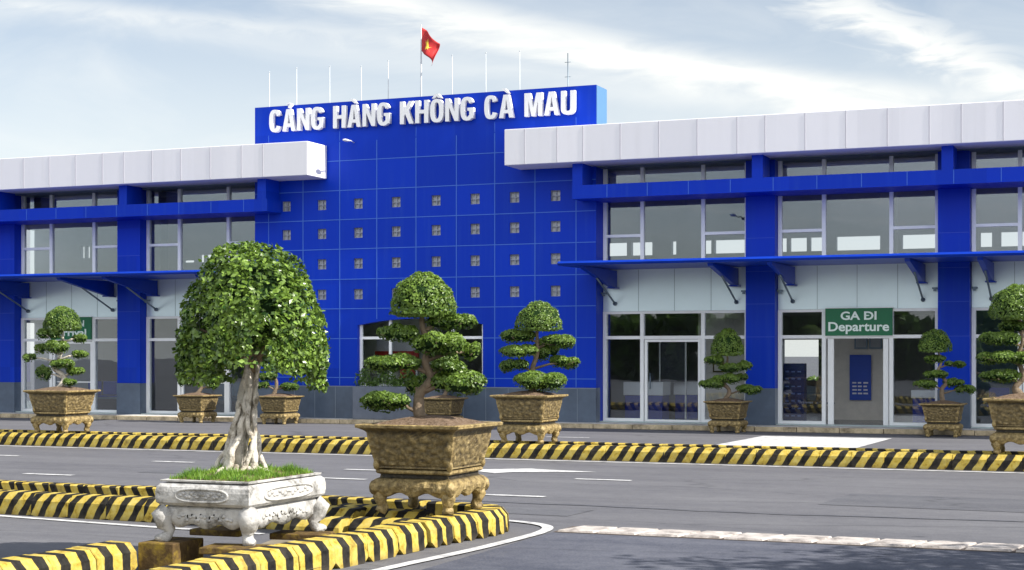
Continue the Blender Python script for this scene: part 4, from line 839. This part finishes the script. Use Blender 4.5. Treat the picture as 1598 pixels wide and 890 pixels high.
TREES = {
'T0':dict(loc=(-6.83,-23.6,0.25),pads=[(-0.071, 0, 2.415, 0.339, 0.211, 1), (0.217, 0.05, 2.133, 0.243, 0.077, 0), (-0.321, 0.0, 2.018, 0.211, 0.077, 0), (0.063, -0.12, 1.902, 0.256, 0.102, 0), (0.383, 0.05, 1.832, 0.109, 0.083, 0), (-0.372, -0.05, 1.717, 0.282, 0.077, 0), (0.179, -0.05, 1.678, 0.179, 0.064, 0), (0.287, -0.1, 1.518, 0.282, 0.109, 0), (-0.443, -0.05, 1.326, 0.256, 0.083, 0), (-0.167, 0.1, 1.486, 0.09, 0.102, 0)],trunk=[(-0.058, 1.089), (-0.11, 1.249), (-0.097, 1.409), (0.018, 1.557), (-0.046, 1.71), (-0.02, 1.89), (-0.078, 2.069), (-0.071, 2.338)]),
'T835':dict(loc=(-10.49,-11.7,0.25),pads=[(0.168, 0, 2.504, 0.432, 0.25, 1), (-0.218, 0.1, 2.13, 0.307, 0.114, 0), (0.486, -0.1, 2.027, 0.307, 0.114, 0), (-0.173, -0.1, 1.857, 0.33, 0.102, 0), (-0.264, 0.1, 1.607, 0.261, 0.102, 0), (0.634, 0, 1.664, 0.261, 0.102, 0), (0.282, 0.15, 1.868, 0.25, 0.159, 0), (0.18, -0.1, 1.346, 0.466, 0.148, 0)],trunk=[(0.043, 1.05), (0.089, 1.3), (0.055, 1.595), (0.157, 1.868), (0.123, 2.164), (0.168, 2.414)]),
'T95':dict(loc=(-20.61,-11.7,0.25),pads=[(0.0, 0, 2.548, 0.387, 0.232, 1), (-0.206, -0.1, 2.226, 0.245, 0.116, 0), (0.323, 0.1, 2.122, 0.168, 0.09, 0), (-0.077, -0.1, 1.942, 0.271, 0.129, 0), (0.335, 0.05, 1.8, 0.168, 0.077, 0), (-0.645, 0, 1.748, 0.142, 0.077, 0), (0.026, -0.1, 1.619, 0.271, 0.09, 0), (-0.374, 0, 1.426, 0.181, 0.142, 0), (0.284, 0, 1.465, 0.193, 0.077, 0), (0.194, -0.15, 1.245, 0.155, 0.064, 0), (-0.477, 0.1, 1.916, 0.129, 0.103, 0)],trunk=[(-0.168, 1.052), (0.0, 1.207), (0.026, 1.387), (-0.168, 1.529), (-0.064, 1.723), (0.013, 1.981), (0.0, 2.432)]),
'T1570':dict(loc=(-2.13,-11.7,0.25),pads=[(-0.07, 0, 2.648, 0.454, 0.262, 1), (-0.11, 0.1, 2.244, 0.222, 0.101, 0), (-0.363, 0, 2.052, 0.303, 0.091, 0), (-0.433, -0.05, 1.75, 0.273, 0.091, 0), (-0.02, -0.15, 1.739, 0.222, 0.091, 0), (-0.353, 0, 1.457, 0.303, 0.091, 0), (0.303, 0, 1.941, 0.262, 0.091, 0), (0.364, 0, 1.588, 0.262, 0.091, 0)],trunk=[(0.021, 1.134), (-0.12, 1.275), (0.001, 1.457), (-0.06, 1.739), (-0.009, 2.042), (-0.06, 2.446)]),
'T1135':dict(loc=(-9.48,-1.75,0),pads=[(-0.015, 0, 2.113, 0.387, 0.298, 1), (-0.327, 0, 1.666, 0.223, 0.104, 0), (0.388, 0, 1.532, 0.179, 0.104, 0), (0.03, -0.1, 1.487, 0.253, 0.104, 0), (-0.074, -0.1, 1.234, 0.298, 0.104, 0), (-0.387, 0, 1.115, 0.283, 0.104, 0), (0.507, 0, 0.981, 0.283, 0.104, 0), (0.328, 0.1, 1.264, 0.149, 0.089, 0)],trunk=[(-0.074, 0.743), (0.03, 0.966), (-0.089, 1.145), (0.075, 1.368), (-0.015, 1.592), (-0.015, 1.934)]),
'T1465':dict(loc=(-4.61,-1.75,0),pads=[(-0.183, 0, 2.126, 0.368, 0.241, 1), (-0.183, 0, 1.701, 0.226, 0.085, 0), (0.255, 0, 1.588, 0.212, 0.071, 0), (-0.183, -0.05, 1.361, 0.255, 0.085, 0), (-0.396, 0, 1.149, 0.255, 0.085, 0), (0.227, 0, 1.177, 0.226, 0.085, 0), (0.482, 0, 1.036, 0.212, 0.085, 0)],trunk=[(-0.013, 0.809), (-0.028, 1.036), (0.071, 1.191), (-0.113, 1.432), (-0.042, 1.658), (-0.155, 1.998)]),
'T310':dict(loc=(-23.97,-1.75,0),pads=[(-0.003, 0, 2.039, 0.41, 0.273, 1), (-0.054, -0.05, 1.304, 0.239, 0.085, 0), (-0.31, 0, 1.065, 0.205, 0.085, 0), (0.408, 0, 1.219, 0.205, 0.103, 0), (0.39, 0, 0.963, 0.188, 0.085, 0), (0.168, 0.05, 1.561, 0.222, 0.103, 0)],trunk=[(-0.037, 0.74), (0.1, 0.963), (-0.071, 1.219), (0.049, 1.492), (-0.003, 1.868)]),
'T445':dict(loc=(-21.44,-1.75,0),pads=[(0.05, 0, 2.234, 0.401, 0.267, 1), (-0.317, 0, 1.232, 0.267, 0.117, 0), (-0.317, 0, 1.716, 0.167, 0.084, 0), (0.267, -0.05, 0.965, 0.251, 0.1, 0), (-0.484, 0, 1.015, 0.2, 0.1, 0), (0.351, 0, 1.449, 0.234, 0.1, 0)],trunk=[(-0.167, 0.764), (-0.083, 1.065), (-0.167, 1.282), (0.017, 1.533), (0.05, 2.034)]),
'T695':dict(loc=(-16.75,-1.75,0),pads=[(0.029, 0, 1.832, 0.352, 0.24, 1), (-0.323, 0, 1.256, 0.224, 0.096, 0), (0.253, 0, 1.384, 0.272, 0.112, 0), (0.125, 0, 1.064, 0.352, 0.128, 0)],trunk=[(-0.035, 0.712), (0.093, 0.984), (-0.067, 1.224), (0.029, 1.704)]),
}
LAB = {
'T0': ('tiered bonsai with domed top in the biggest brown carved pot, on the island corner', 1.0, .040, 3300),
'T835': ('clipped tiered bonsai in ochre pot on far median, right of the arched window', .97, .042, 2400),
'T95': ('clipped tiered bonsai in ochre pot on far median, nearest the left edge', .97, .042, 2400),
'T1570': ('tall tiered bonsai in ochre pot on far median, cut by the right edge', 1.0, .042, 2400),
'T1135': ('small potted bonsai by the sidewalk, between first glass door and blue column', .84, .045, 2000),
'T1465': ('small thin potted bonsai by the sidewalk right of the departure entrance', .84, .045, 2000),
'T310': ('small potted bonsai by the sidewalk seen left of the pale aerial root trunk', .84, .05, 1500),
'T445': ('small potted bonsai by the sidewalk seen right of the pale aerial root trunk', .84, .05, 1500),
'T695': ('small potted bonsai half hidden behind the big brown pot', .84, .05, 1500),
}
rv, fv = Vector((ca, sa, 0)), Vector((-sa, ca, 0))
def wiggle_tube(mb, pts, r0, r1, n=10, sub=6, amp=.02, sd=0):
    P = [Vector(p) for p in pts]; out = []
    for i in range(len(P)-1):
        p0, p1, p2, p3 = P[max(i-1, 0)], P[i], P[i+1], P[min(i+2, len(P)-1)]
        for j in range(sub):
            t = j/sub; out.append(.5*((2*p1)+(-p0+p2)*t+(2*p0-5*p1+4*p2-p3)*t*t+(-p0+3*p1-3*p2+p3)*t**3))
    out.append(P[-1]); m = len(out); rr = [r0+(r1-r0)*(i/(m-1))**.8 for i in range(m)]
    out = [q+Vector((noise.noise(q*6+Vector((sd, 0, 0))), noise.noise(q*6+Vector((0, sd, 5))), 0))*amp for q in out]
    rr = [r*(1+.22*noise.noise(q*14+Vector((sd, 2, 1)))) for r, q in zip(rr, out)]
    mb.tube(out, rr, n); return out
rt0 = random.Random(17)
for k, t in TREES.items():
    lb, sc, L, dens = LAB[k]; X, Y, Z = t['loc']
    root = thing('potted_bonsai', lb, 'bonsai', (X, Y, Z), 0, 'brown potted bonsai trees')
    p = put_pot(root)
    for o in root.children: o.scale = (sc,)*3
    def W(dx, z, dp=0): return rv*dx+fv*dp+Vector((0, 0, z-Z))
    pz = .90*sc; mb = MB()
    pts = [W(dx, z) for dx, z in t['trunk']]; pts[0].z = min(pts[0].z, pz-.03)
    r0 = .068 if k in ('T0', 'T835', 'T95', 'T1570') else .06
    cen = wiggle_tube(mb, pts, r0, r0*.32, sd=len(k)+X)
    for a in range(5):       # surface roots
        an = a*1.26+X; b0 = pts[0]+Vector((0, 0, .05)); mb.tube([b0, b0+Vector((math.cos(an)*.1, math.sin(an)*.1, -.03)), b0+Vector((math.cos(an)*.2, math.sin(an)*.2, -.09))], [r0*.5, r0*.35, r0*.15], 6)
    for (dx, dp, z, rx, rz, dm) in t['pads']:
        c = W(dx, z, dp); 
        if not dm:
            cands = [q for q in cen if q.z < c.z-.0]; st = min(cen, key=lambda q: abs(q.z-(c.z-.10))); mid = st.lerp(c, .5)+Vector((0, 0, .03)); mb.tube([st, mid, c], [r0*.38, r0*.28, r0*.16], 6)
        for q in range(7 if dm else 5):
            an = rt0.uniform(0, 6.28); e_ = c+Vector((math.cos(an)*rx*.95, math.sin(an)*rx*.8, rt0.uniform(-.4, .3)*rz)); mb.tube([c+Vector((0, 0, -rz*.4)), (c+e_)/2+Vector((0, 0, -rz*.35)), e_], [r0*.14, r0*.10, r0*.04], 4)
    mb.build('trunk', bark_m if k != 'T95' else barkw_m, root, off=LOC0)
    for (dx, dp, z, rx, rz, dm) in t['pads']:
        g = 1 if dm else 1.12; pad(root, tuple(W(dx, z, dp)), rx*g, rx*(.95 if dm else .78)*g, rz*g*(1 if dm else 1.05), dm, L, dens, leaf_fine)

# ------------------------------------------------------------ white stone planter with banyan bonsai
F = thing('banyan_bonsai', 'umbrella crowned fig bonsai with pale aerial roots in a carved white stone tray', 'bonsai', (-7.36, -26.24, .245))
SYW = 1.42
def wtray():
    lv = [(.40, .30), (.425, .305), (.447, .33), (.452, .37), (.452, .42), (.445, .46), (.425, .487), (.39, .492), (.40, .498), (.425, .500), (.428, .515), (.40, .517), (.38, .50)]
    mb = loft(lv, 14, SYW, lambda z: 0.0, 0)
    return mb
tray = wtray().build('tray', stone_m, F, off=LOC0)
def relief_panel(front):
    mb = MB()
    def P(u, v, d): return (u, -.452*SYW-d, v) if front else (.452+d, u, v)
    hl = .25 if front else .40
    ring = []
    for i in range(32):
        a = 2*math.pi*i/32; ex = math.copysign(abs(math.cos(a))**.6, math.cos(a)); ez = math.copysign(abs(math.sin(a))**.8, math.sin(a)); ring.append((ex*hl, .395+ez*.052))
    mb.tube([P(u, v, .001) for u, v in ring+[ring[0]]], .011, 6, False)
    r_ = random.Random(2+front)
    for i in range(16):
        u = -hl*.8+1.6*hl*i/15; v, f = ico(P(u, .395+.018*math.sin(i*1.9), .0), (.028, .009, .014+.008*r_.random()) if front else (.009, .03, .014+.008*r_.random()), 1); mb.add(v, f, True)
    return mb
for fr in (True, False): relief_panel(fr).build('relief_panel', stone_m, tray, off=LOC0)
# carved base: waist, apron with scalloped lower edge
base = loft([(.30, .20), (.395, .215), (.405, .25), (.40, .28), (.385, .30)], 14, SYW).build('base', stone_m, F, off=LOC0)
def apron(front):
    hl = .405 if front else .405*SYW; n = 28; top = .27; mb = MB(); out = []
    for i in range(n+1):
        u = -hl+2*hl*i/n; s = abs(u)/hl; low = .135-.02*math.cos(s*3*math.pi)+(-.06 if s > .9 else 0)+(.035*max(0, s-.62)/.3 if s <= .9 else 0); out.append((u, low))
    vs = []
    for d in (.0, .03):
        for u, l in out:
            for zz, dd in ((top, 0), ((top+l)/2, .014), (l, .004)):
                vs.append((u, -.405*SYW-(dd if d else -.03), zz) if front else (.405+(dd if d else -.03), u, zz))
    K = (n+1)*3; fs = []
    for i in range(n):
        for j in range(2):
            a = i*3+j; fs.append((a, a+1, a+4, a+3)); fs.append((K+a, K+a+3, K+a+4, K+a+1))
        a = i*3+2; fs.append((a, K+a, K+a+3, a+3))
    mb.add(vs, fs, True); r_ = random.Random(9)
    for i in range(15):
        u = -hl*.62+1.24*hl*i/14; q = (u, -.405*SYW-.014, .205+.02*math.sin(i*2.2)) if front else (.419, u, .205+.02*math.sin(i*2.2))
        v, f = ico(q, (.024, .010, .016) if front else (.010, .026, .016), 1); mb.add(v, f, True)
    return mb
for fr in (True, False):
    a = apron(fr); a.build('apron', stone_m, base, off=LOC0)
    b = MB(); b.add([(-x, -y, z) for x, y, z in a.v], a.f, True); b.build('apron', stone_m, base, off=LOC0)
hole = MB()  # dark ovals painting the shade inside pierced openings, nothing is cut through
for i in range(9):
    u = -.17+.34*i/8
    v, f = ico((u, -.405*SYW-.012, .215+.014*math.sin(i*2.4)), (.008, .006, .017), 1); hole.add(v, f, True)
    v, f = ico((.417, u*1.5, .215+.014*math.sin(i*2.4)), (.006, .010, .015), 1); hole.add(v, f, True)
hole.build('pierced_shade_spots', mat('opening_shade_dark', (.02, .018, .015), .9, .1), base, off=LOC0)
for sx in (-1, 1):
    for sy in (-1, 1):
        X, Y = .385*sx, .385*SYW*sy; dx, dy = .04*sx, .04*sy
        l = MB().tube([(X, Y, .25), (X+dx*.9, Y+dy*.9, .21), (X+dx*.5, Y+dy*.5, .14), (X-dx*.2, Y-dy*.2, .09), (X+dx*.2, Y+dy*.2, .045), (X+dx*.8, Y+dy*.8, .02), (X+dx*.8, Y+dy*.8, .0)], [.085, .096, .072, .048, .046, .060, .052], 12)
        v, f = ico((X+dx*1.3, Y+dy*1.3, .028), (.045, .045, .03), 2); l.add(v, f, True)
        l.build('leg', stone_m, F, off=LOC0)
mb = loft([(.39, .49), (.385, .515), (.30, .535), (.17, .56), (.05, .575)], 10, SYW, lambda z: 1 if z > .52 else 0, .015); mb.build('soil', soil_m, F, off=LOC0)
n = 9000; gx = rng.uniform(-.385, .385, n); gy = rng.uniform(-.385*SYW, .385*SYW, n); rr_ = np.maximum(np.abs(gx)/.39, np.abs(gy)/(.39*SYW)); gz = .505+.065*(1-rr_**1.6)
hh = rng.uniform(.012, .06, n)*(1+.7*np.sin(gx*17)*np.sin(gy*13)); lean = rng.normal(0, .35, (n, 2)); a = rng.uniform(0, math.pi, n); wv = np.column_stack([np.cos(a), np.sin(a)])*.0045
V = np.empty((n, 3, 3)); V[:, 0, 0] = gx-wv[:, 0]; V[:, 0, 1] = gy-wv[:, 1]; V[:, 0, 2] = gz; V[:, 1, 0] = gx+wv[:, 0]; V[:, 1, 1] = gy+wv[:, 1]; V[:, 1, 2] = gz; V[:, 2, 0] = gx+lean[:, 0]*hh; V[:, 2, 1] = gy+lean[:, 1]*hh; V[:, 2, 2] = gz+hh
me = bpy.data.meshes.new('grass'); me.from_pydata(V.reshape(-1, 3).tolist(), [], [(3*i, 3*i+1, 3*i+2) for i in range(n)]); at = me.attributes.new('tint', 'FLOAT', 'FACE'); at.data.foreach_set('value', np.clip(.5+.4*np.sin(gx*23+2*np.sin(gy*9))*np.sin(gy*17)+rng.normal(0, .25, n), 0, 1)); me.materials.append(leaf_grass)
go = bpy.data.objects.new('grass', me); col.objects.link(go); go.parent = F; go['kind'] = 'stuff'
# trunk of braided aerial roots (screen-right offsets in metres around the tray centre)
rt = random.Random(21); mb = MB(); TOPX = .085
for i in range(15):
    an = 2*math.pi*i/15+rt.uniform(-.15, .15); rb = rt.uniform(.09, .205); tw = rt.uniform(.5, 1.3)*(1 if i % 3 else -1); pts = []
    for j in range(9):
        s = j/8; z = .52+s*(1.62-.52); rad = rb*(1-s)**2.0+.050*(1-s*.2); q = an+tw*s*1.5
        pts.append(Vector((math.cos(q)*rad*1.0, math.sin(q)*rad, z-.245+.245))+rv*(-.04+(TOPX+.04)*s)+Vector((0, 0, 0)))
    wiggle_tube(mb, pts, rt.uniform(.018, .034), rt.uniform(.011, .018), 8, 4, .05, i)
wiggle_tube(mb, [rv*-.05+Vector((0, 0, .5)), rv*-.03+Vector((0, 0, .9)), rv*0.02+Vector((0, 0, 1.25)), rv*TOPX+Vector((0, 0, 1.7))], .05, .045, 10, 6, .02, 4)
for i in range(9):     # ground roots
    an = i*.7+.3; a0 = rv*-.05+Vector((math.cos(an)*.12, math.sin(an)*.12, .60)); mb.tube([a0, a0+Vector((math.cos(an)*.10, math.sin(an)*.10, -.035)), a0+Vector((math.cos(an+.3)*.22, math.sin(an+.3)*.24, -.075))], [.028, .022, .008], 7)
tk = mb.build('aerial_root_trunk', barkw_m, F, off=LOC0)
mb = MB(); CR = .625
for i in range(11):
    an = 2*math.pi*i/11; r_ = rt.uniform(.3, .5); p0 = rv*TOPX+Vector((0, 0, 1.5+rt.uniform(-.1, .15)))
    mb.tube([p0, p0+Vector((math.cos(an)*r_*.5, math.sin(an)*r_*.5, .25)), p0+Vector((math.cos(an)*r_, math.sin(an)*r_, .42+rt.uniform(-.1, .1)))], [.03, .02, .008], 6)
mb.build('limb', bark_m, F, off=LOC0)
# crown: umbrella shell, hollow below
cc = rv*.085; n = 20000
d = rng.normal(size=(n, 3)); d /= np.linalg.norm(d, axis=1)[:, None]; d[:, 2] = np.abs(d[:, 2])
ph = np.array([noise.noise(Vector(q)*2.6)*.9+.5*noise.noise(Vector(q)*6+Vector((3, 1, 2))) for q in d])
inner = rng.uniform(size=n) < .30; stray = rng.uniform(size=n) < .02
rad = (1+.10*ph)*np.where(inner, rng.uniform(.55, .95, n), 1-.07*rng.uniform(0, 1, n)**2)
Z0, ZT = 1.70-.245, 2.735-.245
ex = .80
hx = np.sign(d[:, 0])*np.abs(d[:, 0])**ex; hy = np.sign(d[:, 1])*np.abs(d[:, 1])**ex; hr = np.sqrt(hx**2+hy**2); lim = np.sqrt(d[:, 0]**2+d[:, 1]**2)**.80; hx, hy = d[:, 0]/(np.sqrt(d[:, 0]**2+d[:, 1]**2)+1e-9)*lim, d[:, 1]/(np.sqrt(d[:, 0]**2+d[:, 1]**2)+1e-9)*lim
P = np.column_stack([hx*rad*CR+cc.x, hy*rad*CR+cc.y, Z0+d[:, 2]**.92*rad*(ZT-Z0)])
nr = int(n*.36); sk = rng.choice(n, nr, replace=False)          # hanging skirt
a = rng.uniform(0, 2*math.pi, nr); rr2 = CR*(1+.05*np.sin(a*5+1)+.03*np.sin(a*11))*np.where(rng.uniform(size=nr) < .3, rng.uniform(.75, .97, nr), rng.uniform(.95, 1.0, nr))
sr = np.cos(a)*ca+np.sin(a)*sa      # +1 to screen right
zl = 1.66-.14*np.sin(a*3+.5)*.4-.12*np.clip(sr, 0, 1)-.10*np.clip(-sr, 0, 1)+.17*(np.abs(sr) < .3)
P[sk, 0] = np.cos(a)*rr2+cc.x; P[sk, 1] = np.sin(a)*rr2+cc.y; P[sk, 2] = (zl+rng.uniform(0, 1, nr)*.42)-.245
P[stray] = (P[stray]-np.array((cc.x, cc.y, Z0)))*rng.uniform(1.01, 1.07, stray.sum())[:, None]+np.array((cc.x, cc.y, Z0))
nn = np.column_stack([d[:, 0], d[:, 1], d[:, 2]+.15]); nn[sk] = np.column_stack([np.cos(a), np.sin(a), np.full(nr, .15)])
cn = np.array([noise.noise(Vector(q)*5.5)+.6*noise.noise(Vector(q)*11+Vector((7, 0, 0))) for q in P])
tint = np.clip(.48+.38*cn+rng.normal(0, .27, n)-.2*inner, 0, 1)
keep = cn > -.52+.25*rng.uniform(size=n)
P, nn, tint, n = P[keep], nn[keep], tint[keep], int(keep.sum())
v, f = ico((cc.x, cc.y, Z0+.50*(ZT-Z0)), (CR*.70, CR*.70, (ZT-Z0)*.34), 3)
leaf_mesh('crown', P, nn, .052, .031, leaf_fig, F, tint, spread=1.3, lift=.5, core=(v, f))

# ------------------------------------------------------------ tree past the right edge whose shade falls on the near road
o = thing('street_tree', 'broad leafy tree standing past the right edge, shading the near road', 'tree', (4.6, -25.2, 0))
mb = MB(); wiggle_tube(mb, [(0,0,0), (.1,.1,1.5), (0,.2,3.2), (.1,0,4.6)], .20, .08)
for i in range(8):
    an = i*.8; mb.tube([(0, .1, 2.6+i*.15), (math.cos(an)*.9, math.sin(an)*.9, 3.6+i*.12), (math.cos(an)*1.7, math.sin(an)*1.7, 4.1+i*.12)], [.07, .045, .015], 6)
mb.build('trunk', bark_m, o, off=LOC0)
n = 9000; cl_ = rng.uniform(-1, 1, (60, 3))*np.array((2.4, 2.2, 1.1))+np.array((0, 0, 4.4)); idx = rng.integers(0, 60, n); P = cl_[idx]+rng.normal(0, .28, (n, 3))
leaf_mesh('crown', P, rng.normal(size=(n, 3))+np.array((0, 0, 1)), .16, .09, leaf_far, o)
# belt of trees across the road behind the viewpoint: the lower panes mirror it
n = 26000; P = np.column_stack([rng.uniform(-75, 55, n), rng.uniform(-78, -73, n), np.zeros(n)])
top = 5.2+1.1*np.sin(P[:, 0]*.21)+.8*np.sin(P[:, 0]*.53+1)+.5*np.sin(P[:, 0]*1.3); P[:, 2] = rng.uniform(0, 1, n)**.8*top
o = leaf_mesh('tree_belt', P, rng.normal(size=(n, 3)), 1.0, .7, leaf_far, None); o['kind'] = 'stuff'; o['label'] = 'dark belt of trees across the road, mirrored in the lower panes'; o['category'] = 'tree belt'
bpy.context.view_layer.update()
